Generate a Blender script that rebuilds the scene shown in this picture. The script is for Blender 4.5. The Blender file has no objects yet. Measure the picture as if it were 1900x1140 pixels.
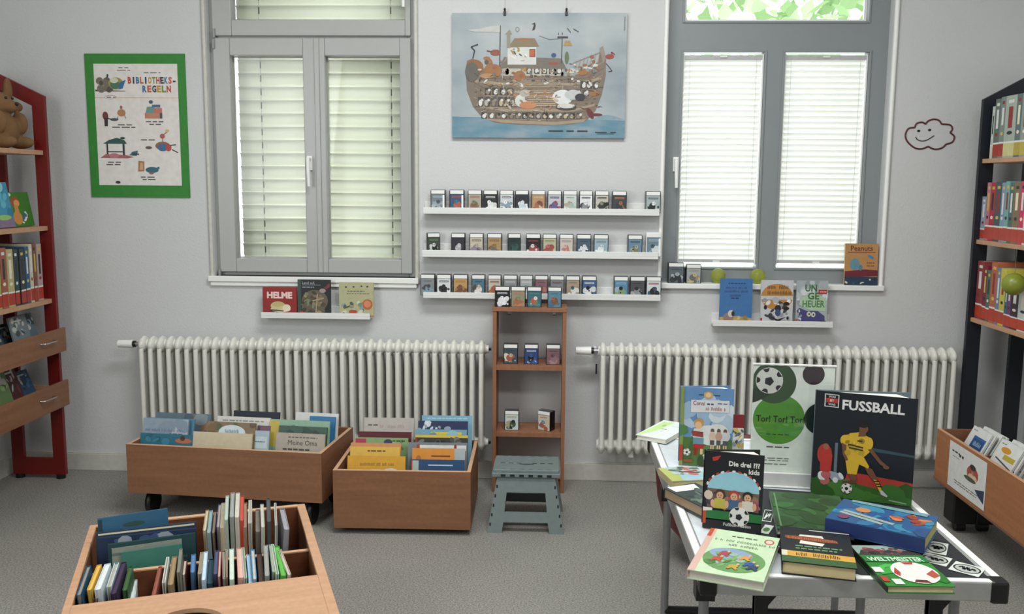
import bpy, bmesh, math, random
from mathutils import Vector, Matrix
C = bpy.context.scene.collection
S = bpy.context.scene
# ---------------------------------------------------------------- camera, light, exposure
H, F = 1.5, 1700.0                      # eye height (m), focal length in pixels of the 1900 px frame
PIT, YAW, ROL = math.radians(7.625), math.radians(-2.398), math.radians(.433)
_w = Vector((math.sin(YAW)*math.cos(PIT), math.cos(YAW)*math.cos(PIT), -math.sin(PIT)))
_r0 = Vector((math.cos(YAW), -math.sin(YAW), 0)); _u0 = _r0.cross(_w)
_r = _r0*math.cos(ROL) + _u0*math.sin(ROL); _u = -_r0*math.sin(ROL) + _u0*math.cos(ROL)
cam = bpy.data.cameras.new('camera'); camo = bpy.data.objects.new('camera', cam); C.objects.link(camo)
cam.sensor_width = 36; cam.lens = 36*F/1900; cam.clip_start = .05
camo.matrix_world = Matrix(((_r.x,_u.x,-_w.x,0),(_r.y,_u.y,-_w.y,0),(_r.z,_u.z,-_w.z,H),(0,0,0,1)))
S.camera = camo
EYE = Vector((0, 0, H))
def ray(x, y): return _w + _r*((x-950)/F) - _u*((y-570)/F)
def onY(x, y, Y): d = ray(x, y); return EYE + d*(Y/d.y)
def onX(x, y, X): d = ray(x, y); return EYE + d*(X/d.x)
def onZ(x, y, Z): d = ray(x, y); return EYE + d*((Z-H)/d.z)
S.view_settings.view_transform = 'Standard'; S.view_settings.look = 'None'
S.view_settings.gamma = 1; S.view_settings.use_curve_mapping = False
S.view_settings.exposure = 0.0
wd = bpy.data.worlds.new('sky'); S.world = wd; wd.use_nodes = True
bg = wd.node_tree.nodes['Background']; bg.inputs[0].default_value = (.975, 1.0, .98, 1); bg.inputs[1].default_value = 3.0
def area(name, loc, target, sx, sy, power, col=(1,1,1)):
    l = bpy.data.lights.new(name, 'AREA'); l.shape = 'RECTANGLE'; l.size = sx; l.size_y = sy; l.energy = power; l.color = col
    o = bpy.data.objects.new(name, l); C.objects.link(o); o.location = loc
    o.rotation_euler = (Vector(target)-Vector(loc)).to_track_quat('-Z', 'Y').to_euler()
area('side_window_light', (-2.6, 1.1, 1.9), (0.2, 3.6, 1.2), 1.6, 1.5, 56, (.97, 1, .985))
area('ceiling_lamp_light', (-.1, 2.75, 3.2), (-.1, 2.85, 0), 1.5, .5, 62, (.97, 1, .99))
area('ceiling_lamp_light', (.8, .8, 3.2), (.8, .9, 0), 1.6, .5, 54, (.99, .99, .98))

# ---------------------------------------------------------------- materials
def lin(h):
    h = h.lstrip('#'); r = [int(h[i:i+2], 16)/255 for i in (0, 2, 4)]
    return tuple(c/12.92 if c <= .04045 else ((c+.055)/1.055)**2.4 for c in r) + (1,)
_mc = {}
def newmat(n):
    m = bpy.data.materials.new(n); m.use_nodes = True
    return m, m.node_tree, m.node_tree.nodes['Principled BSDF']
def noise(nt, scale, detail=3, vec=None, rough=.5):
    tc = nt.nodes.new('ShaderNodeTexCoord'); mp = nt.nodes.new('ShaderNodeMapping'); n = nt.nodes.new('ShaderNodeTexNoise')
    nt.links.new(tc.outputs['Object'], mp.inputs[0]); nt.links.new(mp.outputs[0], n.inputs['Vector'])
    if vec: mp.inputs['Scale'].default_value = vec
    n.inputs['Scale'].default_value = scale; n.inputs['Detail'].default_value = detail; n.inputs['Roughness'].default_value = rough
    return n
def ramp(nt, src, stops):
    r = nt.nodes.new('ShaderNodeValToRGB'); e = r.color_ramp.elements
    while len(e) < len(stops): e.new(.5)
    for k, (p, c) in enumerate(stops): e[k].position = p; e[k].color = c
    nt.links.new(src, r.inputs[0]); return r
def bump(nt, bs, src, st, dist=.01):
    b = nt.nodes.new('ShaderNodeBump'); b.inputs['Strength'].default_value = st; b.inputs['Distance'].default_value = dist
    nt.links.new(src, b.inputs['Height']); nt.links.new(b.outputs[0], bs.inputs['Normal'])
def mul(h, k):
    c = lin(h); return (c[0]*k, c[1]*k, c[2]*k, 1)
def K(h, rough=.5, metal=0, vary=.06):
    """plain coloured surface with a slight mottling"""
    key = (h, rough, metal)
    if key in _mc: return _mc[key]
    m, nt, b = newmat('paint_'+h.strip('#'))
    n = noise(nt, 35); r = ramp(nt, n.outputs[0], [(.3, mul(h, 1-vary)), (.7, mul(h, 1+vary))])
    nt.links.new(r.outputs[0], b.inputs['Base Color']); b.inputs['Roughness'].default_value = rough; b.inputs['Metallic'].default_value = metal
    _mc[key] = m; return m
def wood(name, a, b_, axis=(1, 14, 14), rough=.5, sc=3):
    m, nt, b = newmat(name); n = noise(nt, sc, 6, axis, .62); n2 = noise(nt, 60, 2)
    r = ramp(nt, n.outputs[0], [(.32, lin(a)), (.68, lin(b_))])
    mx = nt.nodes.new('ShaderNodeMix'); mx.data_type = 'RGBA'; mx.blend_type = 'MULTIPLY'; mx.inputs[0].default_value = .25
    r2 = ramp(nt, n2.outputs[0], [(.4, (.75,.72,.7,1)), (.6, (1,1,1,1))])
    nt.links.new(r.outputs[0], mx.inputs[6]); nt.links.new(r2.outputs[0], mx.inputs[7])
    nt.links.new(mx.outputs[2], b.inputs['Base Color']); b.inputs['Roughness'].default_value = rough
    bump(nt, b, n.outputs[0], .05); return m
WALLC = '#c8c9c9'
def plaster(name, col, st=.35):
    m, nt, b = newmat(name); n = noise(nt, 140, 3); v = noise(nt, 1.2, 2)
    r = ramp(nt, v.outputs[0], [(.3, mul(col, .97)), (.7, mul(col, 1.03))]); nt.links.new(r.outputs[0], b.inputs['Base Color'])
    b.inputs['Roughness'].default_value = .85; bump(nt, b, n.outputs[0], st, .004); return m
WALL = plaster('wall_woodchip_paper', WALLC); CEIL = plaster('ceiling_paint', '#dcdcd8', .1)
SKIRT = K('#c2c0b8', .5)
def floor_mat():
    m, nt, b = newmat('floor_linoleum'); n = noise(nt, 160, 3, None, .7); n2 = noise(nt, 2.2, 3)
    r = ramp(nt, n.outputs[0], [(.36, lin('#65625f')), (.5, lin('#87847e')), (.64, lin('#a3a09a'))])
    r2 = ramp(nt, n2.outputs[0], [(.3, (.93,.93,.93,1)), (.7, (1.03,1.03,1.03,1))])
    mx = nt.nodes.new('ShaderNodeMix'); mx.data_type = 'RGBA'; mx.blend_type = 'MULTIPLY'; mx.inputs[0].default_value = 1
    nt.links.new(r.outputs[0], mx.inputs[6]); nt.links.new(r2.outputs[0], mx.inputs[7]); nt.links.new(mx.outputs[2], b.inputs['Base Color'])
    b.inputs['Roughness'].default_value = .62; return m
FLOOR = floor_mat()
BEECH = wood('beech_veneer', '#795237', '#885d40'); BEECHD = wood('beech_side', '#744c34', '#83583e', (14, 14, 1))
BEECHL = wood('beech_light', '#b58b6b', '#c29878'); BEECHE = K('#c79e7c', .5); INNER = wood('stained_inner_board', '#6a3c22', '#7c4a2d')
BEECHY = wood('beech_along_depth', '#7f563b', '#8e6245', (14, 1, 14))
NARROW = wood('narrow_shelf_wood', '#8a5c41', '#97684b', (14, 14, 1))
WFRAME = K('#a6a7a5', .35, 0, .015); WFRAME_BACKLIT = K('#858b8d', .35, 0, .015); WHITE = K('#e8e8e5', .4, 0, .015); RADW = K('#d8d7cf', .35, 0, .03); LEDGE = K('#dededc', .4, 0, .015)  # right window frame: same material as the left, backlight shade put into its colour
RED = K('#6e140e', .4); NAVY = K('#141922', .45); BLACK = K('#0c0c0d', .45); CHROME = K('#c9c9c9', .25, 1); ALU = K('#b9bab8', .38, .7)
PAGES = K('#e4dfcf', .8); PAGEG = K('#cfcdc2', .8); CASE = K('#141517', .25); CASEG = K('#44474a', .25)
def glass(name, tint, gl=.06):
    m, nt, b = newmat(name); nt.nodes.remove(b); o = nt.nodes['Material Output']
    t = nt.nodes.new('ShaderNodeBsdfTransparent'); t.inputs[0].default_value = tint
    g = nt.nodes.new('ShaderNodeBsdfGlossy'); g.inputs['Roughness'].default_value = .03
    x = nt.nodes.new('ShaderNodeMixShader'); x.inputs[0].default_value = gl
    nt.links.new(t.outputs[0], x.inputs[1]); nt.links.new(g.outputs[0], x.inputs[2]); nt.links.new(x.outputs[0], o.inputs[0]); return m
GLASS = glass('window_glass', (.97, .99, .98, 1), .015); ACRYL = glass('acrylic', (.98, .99, .985, 1), .04)
def trans(name, col, k):
    m, nt, b = newmat(name); nt.nodes.remove(b); o = nt.nodes['Material Output']
    d = nt.nodes.new('ShaderNodeBsdfDiffuse'); d.inputs[0].default_value = lin(col)
    t = nt.nodes.new('ShaderNodeBsdfTranslucent'); t.inputs[0].default_value = lin(col)
    n = noise(nt, 20); r = ramp(nt, n.outputs[0], [(0, mul(col, .97)), (1, mul(col, 1.02))])
    nt.links.new(r.outputs[0], d.inputs[0]); nt.links.new(r.outputs[0], t.inputs[0])
    x = nt.nodes.new('ShaderNodeMixShader'); x.inputs[0].default_value = k
    nt.links.new(d.outputs[0], x.inputs[1]); nt.links.new(t.outputs[0], x.inputs[2]); nt.links.new(x.outputs[0], o.inputs[0]); return m
PLEAT = trans('pleated_fabric', '#f5f6f2', .23); SLAT = trans('slat_lacquer', '#f4f4ea', .27); LEAF = trans('leaf', '#97b486', .5); LEAF2 = trans('leaf_pale', '#c2d4b2', .5)

# ---------------------------------------------------------------- mesh helpers
_tx = {}
def textmesh(s, bold=0):
    """2-D outline of a word as triangles, baseline at 0, cap height about .7"""
    if (s, bold) in _tx: return _tx[(s, bold)]
    cu = bpy.data.curves.new('word', 'FONT'); cu.body = s; cu.size = 1; cu.offset = bold; cu.resolution_u = 2; cu.fill_mode = 'FRONT'
    o = bpy.data.objects.new('word', cu); me = o.to_mesh()
    v = [(p.co.x, p.co.y) for p in me.vertices]; f = [tuple(p.vertices) for p in me.polygons]
    o.to_mesh_clear(); bpy.data.objects.remove(o); bpy.data.curves.remove(cu)
    _tx[(s, bold)] = (v, f); return v, f
class MB:
    def __init__(s): s.v = []; s.f = []; s.m = []; s.sm = []; s.mats = []
    def mi(s, mat):
        if mat not in s.mats: s.mats.append(mat)
        return s.mats.index(mat)
    def add(s, vs, fs, mat, smooth=False, M=None):
        o = len(s.v); k = s.mi(mat)
        for p in vs: s.v.append(tuple(M @ Vector(p)) if M else tuple(p))
        for q in fs: s.f.append([o+i for i in q]); s.m.append(k); s.sm.append(smooth)
        return s
    def box(s, a, b, mat, M=None):
        x0, y0, z0 = (min(a[i], b[i]) for i in range(3)); x1, y1, z1 = (max(a[i], b[i]) for i in range(3))
        return s.add([(x0,y0,z0),(x1,y0,z0),(x1,y1,z0),(x0,y1,z0),(x0,y0,z1),(x1,y0,z1),(x1,y1,z1),(x0,y1,z1)],
                     [(0,3,2,1),(4,5,6,7),(0,1,5,4),(1,2,6,5),(2,3,7,6),(3,0,4,7)], mat, False, M)
    def prism(s, pts, ax, d0, d1, mat, M=None, smooth=False):
        """polygon pts extruded along axis ax from d0 to d1 (pts are the two other coordinates in order)"""
        n = len(pts)
        def p3(p, d): q = list(p); q.insert(ax, d); return tuple(q)
        s.add([p3(p, d0) for p in pts] + [p3(p, d1) for p in pts], [tuple(range(n))[::-1], tuple(range(n, 2*n))], mat, False, M)
        o = [p3(p, d0) for p in pts] + [p3(p, d1) for p in pts]
        return s.add(o, [(i, (i+1) % n, n+(i+1) % n, n+i) for i in range(n)], mat, smooth, M)
    def tube(s, path, r, mat, n=10, cap=True, M=None):
        P = [Vector(p) for p in path]; vs = []; fs = []
        rr = r if isinstance(r, (list, tuple)) else [r]*len(P)
        t0 = (P[1]-P[0]).normalized(); a = Vector((0,0,1)) if abs(t0.z) < .9 else Vector((1,0,0)); u = t0.cross(a).normalized()
        for i, p in enumerate(P):
            t = ((P[i+1]-p).normalized() if i < len(P)-1 else Vector((0,0,0))) + ((p-P[i-1]).normalized() if i else Vector((0,0,0)))
            t.normalize(); u = (u - t*u.dot(t)).normalized(); w = t.cross(u)
            for k in range(n):
                q = 2*math.pi*k/n; vs.append(p + (u*math.cos(q) + w*math.sin(q))*rr[i])
        for i in range(len(P)-1):
            for k in range(n): fs.append((i*n+k, i*n+(k+1) % n, (i+1)*n+(k+1) % n, (i+1)*n+k))
        s.add(vs, fs, mat, True, M)
        if cap: s.add(vs, [tuple(range(n))[::-1], tuple(range((len(P)-1)*n, len(P)*n))], mat, False, M)
        return s
    def ball(s, c, r, mat, nu=16, nv=10, M=None):
        rx, ry, rz = r if isinstance(r, (tuple, list)) else (r, r, r); vs = [(c[0], c[1], c[2]-rz)]; fs = []
        for j in range(1, nv):
            a = -math.pi/2 + math.pi*j/nv
            for k in range(nu):
                b = 2*math.pi*k/nu; vs.append((c[0]+rx*math.cos(a)*math.cos(b), c[1]+ry*math.cos(a)*math.sin(b), c[2]+rz*math.sin(a)))
        vs.append((c[0], c[1], c[2]+rz)); L = len(vs)-1
        for k in range(nu):
            fs.append((0, 1+(k+1) % nu, 1+k)); fs.append((L, 1+(nv-2)*nu+k, 1+(nv-2)*nu+(k+1) % nu))
            for j in range(nv-2): fs.append((1+j*nu+k, 1+j*nu+(k+1) % nu, 1+(j+1)*nu+(k+1) % nu, 1+(j+1)*nu+k))
        return s.add(vs, fs, mat, True, M)
    def lathe(s, prof, mat, n=24, M=None):
        vs = [(r*math.cos(2*math.pi*k/n), r*math.sin(2*math.pi*k/n), z) for r, z in prof for k in range(n)]
        return s.add(vs, [(i*n+k, i*n+(k+1) % n, (i+1)*n+(k+1) % n, (i+1)*n+k) for i in range(len(prof)-1) for k in range(n)], mat, True, M)
    def build(s, name, parent=None, bevel=0, mesh=None):
        me = bpy.data.meshes.new(name); me.from_pydata(s.v, [], s.f)
        for m in s.mats: me.materials.append(m)
        me.polygons.foreach_set('material_index', s.m); me.polygons.foreach_set('use_smooth', s.sm); me.update()
        o = bpy.data.objects.new(name, me); C.objects.link(o)
        if parent is not None: o.parent = parent
        if bevel:
            b = o.modifiers.new('soft_edges', 'BEVEL'); b.width = bevel; b.segments = 2; b.limit_method = 'ANGLE'; b.harden_normals = False
        return o
class Art:
    """flat print on a face: origin O, directions U, V (unit), size w, h; coordinates 0..1, v upward"""
    def __init__(s, mb, O, U, V, w, h, step=.00004):
        s.mb = mb; s.O = Vector(O); s.U = Vector(U).normalized(); s.V = Vector(V).normalized(); s.N = s.U.cross(s.V); s.w = w; s.h = h; s.k = 1; s.step = step
    def pt(s, u, v): return s.O + s.U*(u*s.w) + s.V*(v*s.h) + s.N*(s.k*s.step)
    def poly(s, pts, col, rough=.45):
        pts = [(min(1, max(0, u)), min(1, max(0, v))) for u, v in pts]
        s.mb.add([s.pt(*p) for p in pts], [tuple(range(len(pts)))], K(col, rough)); s.k += 1; return s
    def rect(s, u0, v0, u1, v1, col): return s.poly([(u0,v0),(u1,v0),(u1,v1),(u0,v1)], col)
    def ell(s, cu, cv, ru, rv, col, n=18, rot=0):
        c, q = math.cos(rot), math.sin(rot); P = []
        for i in range(n):
            a = 2*math.pi*i/n; x = ru*math.cos(a)*s.w; y = rv*math.sin(a)*s.h
            P.append((cu+(x*c-y*q)/s.w, cv+(x*q+y*c)/s.h))
        return s.poly(P, col)
    def circ(s, cu, cv, r, col, n=24): return s.ell(cu, cv, r/s.w*s.h if False else r, r*s.w/s.h, col, n)
    def line(s, pts, wd, col):
        for (a, b), (c, d) in zip(pts[:-1], pts[1:]):
            dx, dy = (c-a)*s.w, (d-b)*s.h; L = math.hypot(dx, dy) or 1; nx, ny = -dy/L*wd/2/s.w, dx/L*wd/2/s.h
            s.poly([(a-nx, b-ny), (c-nx, d-ny), (c+nx, d+ny), (a+nx, b+ny)], col); s.k -= 1
        s.k += 1; return s
    def text(s, t, u, v, h, col, al='l', maxw=None, bold=.0, shear=0, rot=0):
        """cap height h and maxw as fractions of the face; u,v = baseline start / middle / end"""
        vs, fs = textmesh(t, bold)
        if not vs: return s
        x0 = min(p[0] for p in vs); x1 = max(p[0] for p in vs); k = h*s.h/.7; kx = k
        if maxw and (x1-x0)*k > maxw*s.w: kx = maxw*s.w/(x1-x0)
        W = (x1-x0)*kx/s.w; u0 = u - (W/2 if al == 'c' else W if al == 'r' else 0)
        c, q = math.cos(rot), math.sin(rot); P = []
        for x, y in vs:
            X = (x-x0)*kx + shear*y*k; Y = y*k; P.append(s.pt(u0+(X*c-Y*q)/s.w, v+(X*q+Y*c)/s.h))
        s.mb.add(P, fs, K(col)); s.k += 1; return s
    def blobs(s, seed, n, box, cols, size=.12):
        r = random.Random(seed); u0, v0, u1, v1 = box
        for i in range(n):
            s.ell(r.uniform(u0, u1), r.uniform(v0, v1), size*r.uniform(.4, 1.2), size*r.uniform(.25, .9), r.choice(cols), 9, r.uniform(-1, 1))
        return s
    def glyphs(s, seed, u0, u1, v, h, col):
        """a title blurred past reading: letter-sized strokes"""
        r = random.Random(seed); u = u0; k = s.k
        while u < u1-.01:
            w = h*s.h/s.w*r.uniform(.3, .5)
            if r.random() > .14:
                s.rect(u, v, u+w*.3, v+h*r.uniform(.8, 1.1), col); s.k = k; s.rect(u+w*.55, v+h*r.choice([0,.1]), u+w*.8, v+h*r.choice([.6,.8,1.]), col); s.k = k
            u += w*1.15
        s.k = k+1; return s
    def words(s, seed, u0, u1, v, h, col):
        """a line of print too small to read in the photograph: short dashes of word length"""
        r = random.Random(seed); u = u0
        while u < u1-.02:
            L = r.uniform(.04, .11); s.rect(u, v, min(u1, u+L), v+h, col); s.k -= 1; u += L+.02
        s.k += 1; return s
_used = {}
def thing(name, label, cat, M=None, group=None, loc=None, rz=0):
    o = bpy.data.objects.new(name, None); C.objects.link(o); o.empty_display_size = .05
    if M is not None: o.matrix_basis = M
    if loc is not None: o.location = loc; o.rotation_euler = (0, 0, rz)
    o['label'] = label; o['category'] = cat
    if group: o['group'] = group
    return o
def tag(o, label, cat, group=None, kind=None):
    o['label'] = label; o['category'] = cat
    if group: o['group'] = group
    if kind: o['kind'] = kind
    return o
def struct(o): o['kind'] = 'structure'; return o
def frame(O, X, Z):
    """matrix with local x along X, local z near Z, origin O"""
    X = Vector(X).normalized(); Y = Vector(Z).cross(X).normalized(); Zn = X.cross(Y)
    return Matrix(((X.x,Y.x,Zn.x,O[0]),(X.y,Y.y,Zn.y,O[1]),(X.z,Y.z,Zn.z,O[2]),(0,0,0,1)))
def ordn(i, n=None):
    w = ['first','second','third','fourth','fifth','sixth','seventh','eighth','ninth','tenth','eleventh','twelfth','thirteenth','fourteenth','fifteenth','sixteenth','seventeenth','eighteenth','nineteenth','twentieth','twenty-first','twenty-second','twenty-third','twenty-fourth','twenty-fifth','twenty-sixth','twenty-seventh','twenty-eighth','twenty-ninth','thirtieth']
    return w[i]
def book(name, label, cat, M, w, h, t, col, art=None, group=None, spine=None, page=None, top=None, bt=.002, spineart=None):
    """closed book: x = cover width from the spine, z = height, y = thickness; front cover faces -y, spine at x = 0"""
    r = thing(name, label, cat, M, group); m = MB(); bt = min(bt, t*.25); c = K(col); sc = K(spine) if spine else c
    m.box((0,0,0), (w,bt,h), c); m.box((0,t-bt,0), (w,t,h), c); m.box((0,bt,0), (bt,t-bt,h), sc)
    if art: art(Art(m, (0,0,0), (1,0,0), (0,0,1), w, h))
    if spineart: spineart(Art(m, (0,t,0), (0,-1,0), (0,0,1), t, h))
    m.build('cover', r)
    p = MB(); e = min(.003, h*.02); p.box((bt,bt,e), (w-e,t-bt,h-e), page or PAGES); p.build('page_block', r)
    return r
# ---------------------------------------------------------------- the room
zs = onY(1400, 528, 4.535).z; WZR = zs-.02
W = 4.56; XL, XR = -2.78, 2.36; YB = -1.6; ZC = 3.4
LX0, LX1, RX0, RX1, WZ0, WZ1 = -1.70, -.68, .552, 1.612, 1.03, 2.95
m = MB(); m.box((XL-.2, YB-.2, -.1), (XR+.2, W+.35, 0), FLOOR); struct(m.build('floor'))
m = MB(); m.box((XL-.2, YB-.2, ZC), (XR+.2, W+.35, ZC+.1), CEIL); struct(m.build('ceiling'))
m = MB()
for a, b, c, d in ((XL-.2,LX0,0,ZC),(LX0,LX1,0,WZ0),(LX0,LX1,WZ1,ZC),(LX1,RX0,0,ZC),(RX0,RX1,0,WZR),(RX0,RX1,WZ1,ZC),(RX1,XR+.2,0,ZC)):
    m.box((a, W, c), (b, W+.35, d), WALL)
struct(m.build('wall_back'))
m = MB(); m.box((XL-.2, YB, 0), (XL, W, ZC), WALL); struct(m.build('wall_left'))
m = MB(); m.box((XR, YB, 0), (XR+.2, W, ZC), WALL); struct(m.build('wall_right'))
m = MB(); m.box((XL-.2, YB-.2, 0), (XR+.2, YB, ZC), WALL); struct(m.build('wall_front'))
m = MB(); m.box((XL, W-.018, 0), (XR, W, .088), SKIRT); m.box((XL, W-.012, .088), (XR, W, .094), SKIRT); struct(m.build('baseboard_back', bevel=.002))
m = MB(); m.box((XL, YB, 0), (XL+.018, W-.018, .088), SKIRT); struct(m.build('baseboard_left', bevel=.002))
m = MB(); m.box((XR-.018, YB, 0), (XR, W-.018, .088), SKIRT); struct(m.build('baseboard_right', bevel=.002))
# painted casings round the two window openings
for i, (a, b) in enumerate(((LX0, LX1), (RX0, RX1))):
    m = MB()
    for x, s in ((a, -1), (b, 1)):
        m.tube([(x+s*.012, W-.004, WZ0-.03), (x+s*.012, W-.004, WZ1+.02)], .011, WHITE if i else SKIRT, 8)
    struct(m.build('trim_%d' % (i+1)))
# window sills
zs = onY(1400, 528, 4.535).z
m = MB(); m.box((LX0-.03, 4.538, WZ0-.028), (LX1+.02, 4.66, WZ0), WHITE); m.box((LX0-.02, 4.546, WZ0-.05), (LX1+.01, W, WZ0-.028), WHITE); struct(m.build('trim_3', bevel=.003))
m = MB(); m.box((onY(1224,533,4.535).x, 4.536, zs-.026), (onY(1641,537,4.535).x, 4.66, zs), WHITE); struct(m.build('trim_4', bevel=.003))

def rails(mb, x0, x1, z0, z1, X0, X1, Z0, Z1, y0, y1, mat):
    """frame of four bars: opening x0..x1, z0..z1 inside outline X0..X1, Z0..Z1"""
    mb.box((X0,y0,Z0), (x0,y1,Z1), mat); mb.box((x1,y0,Z0), (X1,y1,Z1), mat)
    mb.box((x0,y0,Z0), (x1,y1,z0), mat); mb.box((x0,y0,z1), (x1,y1,Z1), mat)
def handle(parent, x, z, y):
    m = MB(); m.box((x-.013, y-.010, z-.035), (x+.013, y, z+.035), WHITE); m.tube([(x, y, z+.02), (x, y-.04, z+.02)], .009, WHITE, 8)
    m.tube([(x, y-.04, z+.026), (x, y-.043, z-.03), (x+.002, y-.041, z-.115)], [.011, .010, .008], WHITE, 8); m.build('handle', parent)
# --- left window: two casements under a transom, frame nearly flush with the wall
Y1 = 4.60
w1 = struct(thing('window_1', 'white casement window with exterior slatted blind', 'window', loc=(0,0,0)))
for k in ('label', 'category'): del w1[k]
zt = onY(580, 69, Y1).z
m = MB(); rails(m, LX0+.035, LX1-.035, WZ0+.03, WZ1-.035, LX0, LX1, WZ0, WZ1, Y1, Y1+.07, WFRAME); m.box((LX0+.035, Y1, zt-.02), (LX1-.035, Y1+.07, zt+.02), WFRAME)
m.build('frame', w1, bevel=.003)
mx = onY(593, 290, Y1).x
def sash(x0, x1, z0, z1, X0, X1, Z0, Z1, par, yf, mat, nm='sash'):
    m = MB(); rails(m, x0, x1, z0, z1, X0, X1, Z0, Z1, yf-.018, yf+.055, mat)
    s = m.build(nm, par, bevel=.004)
    m = MB(); rails(m, x0+.004, x1-.004, z0+.004, z1-.004, x0-.012, x1+.012, z0-.012, z1+.012, yf+.03, yf+.045, mat); m.build('glazing_bead', s)
    m = MB(); m.box((x0-.005, yf+.034, z0-.005), (x1+.005, yf+.040, z1+.005), GLASS); m.build('pane', s); return s
ga, gb, gc, gd = (onY(p, 290, Y1).x for p in (434, 567, 607, 744)); g0, g1 = onY(560, 480, Y1).z, onY(560, 104, Y1).z
sash(ga, gb, g0, g1, LX0+.02, mx-.003, WZ0+.018, zt-.006, w1, Y1, WFRAME)
sash(gc, gd, g0, g1, mx+.003, LX1-.018, WZ0+.018, zt-.006, w1, Y1, WFRAME)
sash(onY(430,20,Y1).x, onY(752,20,Y1).x, onY(600,38,Y1).z, WZ1-.08, LX0+.02, LX1-.018, zt+.004, WZ1-.02, w1, Y1, WFRAME, 'transom_sash')
m = MB(); m.box((mx-.012, Y1-.026, WZ0+.02), (mx+.012, Y1-.018, zt-.008), WFRAME); m.build('meeting_strip', w1, bevel=.002)
handle(w1, onY(577, 300, Y1).x, onY(577, 303, Y1).z, Y1-.018)
handle(w1, onY(751, -5, Y1).x, onY(751, -28, Y1).z, Y1-.018)
for px, py in ((396, 82), (769, 90), (397, 62), (408, 507), (774, 512)):
    p = onY(px, py, Y1-.02); m = MB(); m.tube([(p.x, p.y-.004, p.z-.022), (p.x, p.y-.004, p.z+.022)], .007, K('#8f8f8c', .4), 8); m.build('hinge', w1)
# exterior slatted blind
bl = thing('venetian_blind', 'cream slatted outdoor blind behind the panes of the left window', 'blind', loc=(0, 4.74, 0))
bx0, bx1 = onY(447, 290, 4.74).x, LX1+.03
SM = None; pitch = .0668; z = WZ0+.015; k = 0
while z < WZ1-.03:
    if SM is None:
        q = []
        for t in range(7):
            u = t/6-.5; a = math.radians(69); d = .078*u; n = .007*math.sin(2*math.pi*(u+.0))
            q.append((-(math.cos(a)*d) + math.sin(a)*n, math.sin(a)*d + math.cos(a)*n))
        m = MB(); vs = [(x, y_, z_) for x in (bx0, bx1) for y_, z_ in q]; m.add(vs, [(i, i+1, 8+i, 7+i) for i in range(6)], SLAT, True)
        o = m.build('slat', bl); s_ = o.modifiers.new('sheet', 'SOLIDIFY'); s_.thickness = .0006; SM = o
    else:
        o = SM.copy(); C.objects.link(o); o.parent = bl
    o.location = (0, 0, z+.036); z += pitch; k += 1
for px in (487, 727):
    x = onY(px, 290, 4.70).x; m = MB()
    zz = WZ0+.03
    while zz < WZ1-.05: m.box((x-.0025, -.036, zz+.012), (x+.0025, -.030, zz+.045), K('#4b4d4a')); zz += pitch
    m.box((x-.0008, -.034, WZ0+.02), (x+.0008, -.033, WZ1-.03), K('#8a8c88')); m.build('ladder_cord', bl)
m = MB(); m.box((bx0, -.012, WZ0+.002), (bx1, .012, WZ0+.018), SLAT); m.build('bottom_rail', bl)
m = MB(); m.box((LX0+.01, -.02, WZ0), (LX0+.045, .02, WZ1), K('#2e302f')); m.build('guide_rail', bl)
# --- right window: frame colour darkened for backlight shade, two narrow panes under a transom
Y2 = 4.615
w2 = struct(thing('window_2', '', 'window', loc=(0,0,0)))
for k in ('label', 'category'): del w2[k]
a0, a1, b0, b1 = (onY(p, 297, Y2).x for p in (1262, 1411, 1448, 1602)); h0, h1 = onY(1430, 497, Y2).z, onY(1430, 97, Y2).z
t0, t1, tz = onY(1271, 20, Y2).x, onY(1612, 20, Y2).x, onY(1440, 39, Y2).z
m = MB(); G = WFRAME_BACKLIT; yb = Y2+.07
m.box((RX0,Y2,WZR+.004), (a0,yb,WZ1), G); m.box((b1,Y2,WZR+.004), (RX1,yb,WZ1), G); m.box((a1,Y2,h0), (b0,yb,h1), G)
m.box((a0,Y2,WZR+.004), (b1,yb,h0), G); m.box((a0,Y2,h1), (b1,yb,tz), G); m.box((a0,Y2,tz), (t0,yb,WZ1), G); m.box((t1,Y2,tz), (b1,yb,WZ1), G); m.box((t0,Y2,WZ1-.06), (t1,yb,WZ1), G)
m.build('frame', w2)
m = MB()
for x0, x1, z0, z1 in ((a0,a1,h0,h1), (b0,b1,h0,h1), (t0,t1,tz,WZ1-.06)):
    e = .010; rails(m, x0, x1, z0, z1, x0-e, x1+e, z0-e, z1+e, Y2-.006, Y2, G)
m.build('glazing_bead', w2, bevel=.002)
for x0, x1, z0, z1 in ((a0,a1,h0,h1), (b0,b1,h0,h1), (t0,t1,tz,WZ1-.06)):
    m = MB(); m.box((x0, Y2+.045, z0), (x1, Y2+.051, z1), GLASS); m.build('pane', w2)
m = MB(); rails(m, t0+.012, t1-.012, tz+.012, WZ1-.07, t0, t1, tz, WZ1-.06, Y2+.03, Y2+.044, WHITE); m.build('transom_bead', w2)
handle(w2, onY(1253, 320, Y2).x, onY(1253, 305, Y2).z, Y2)
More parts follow.
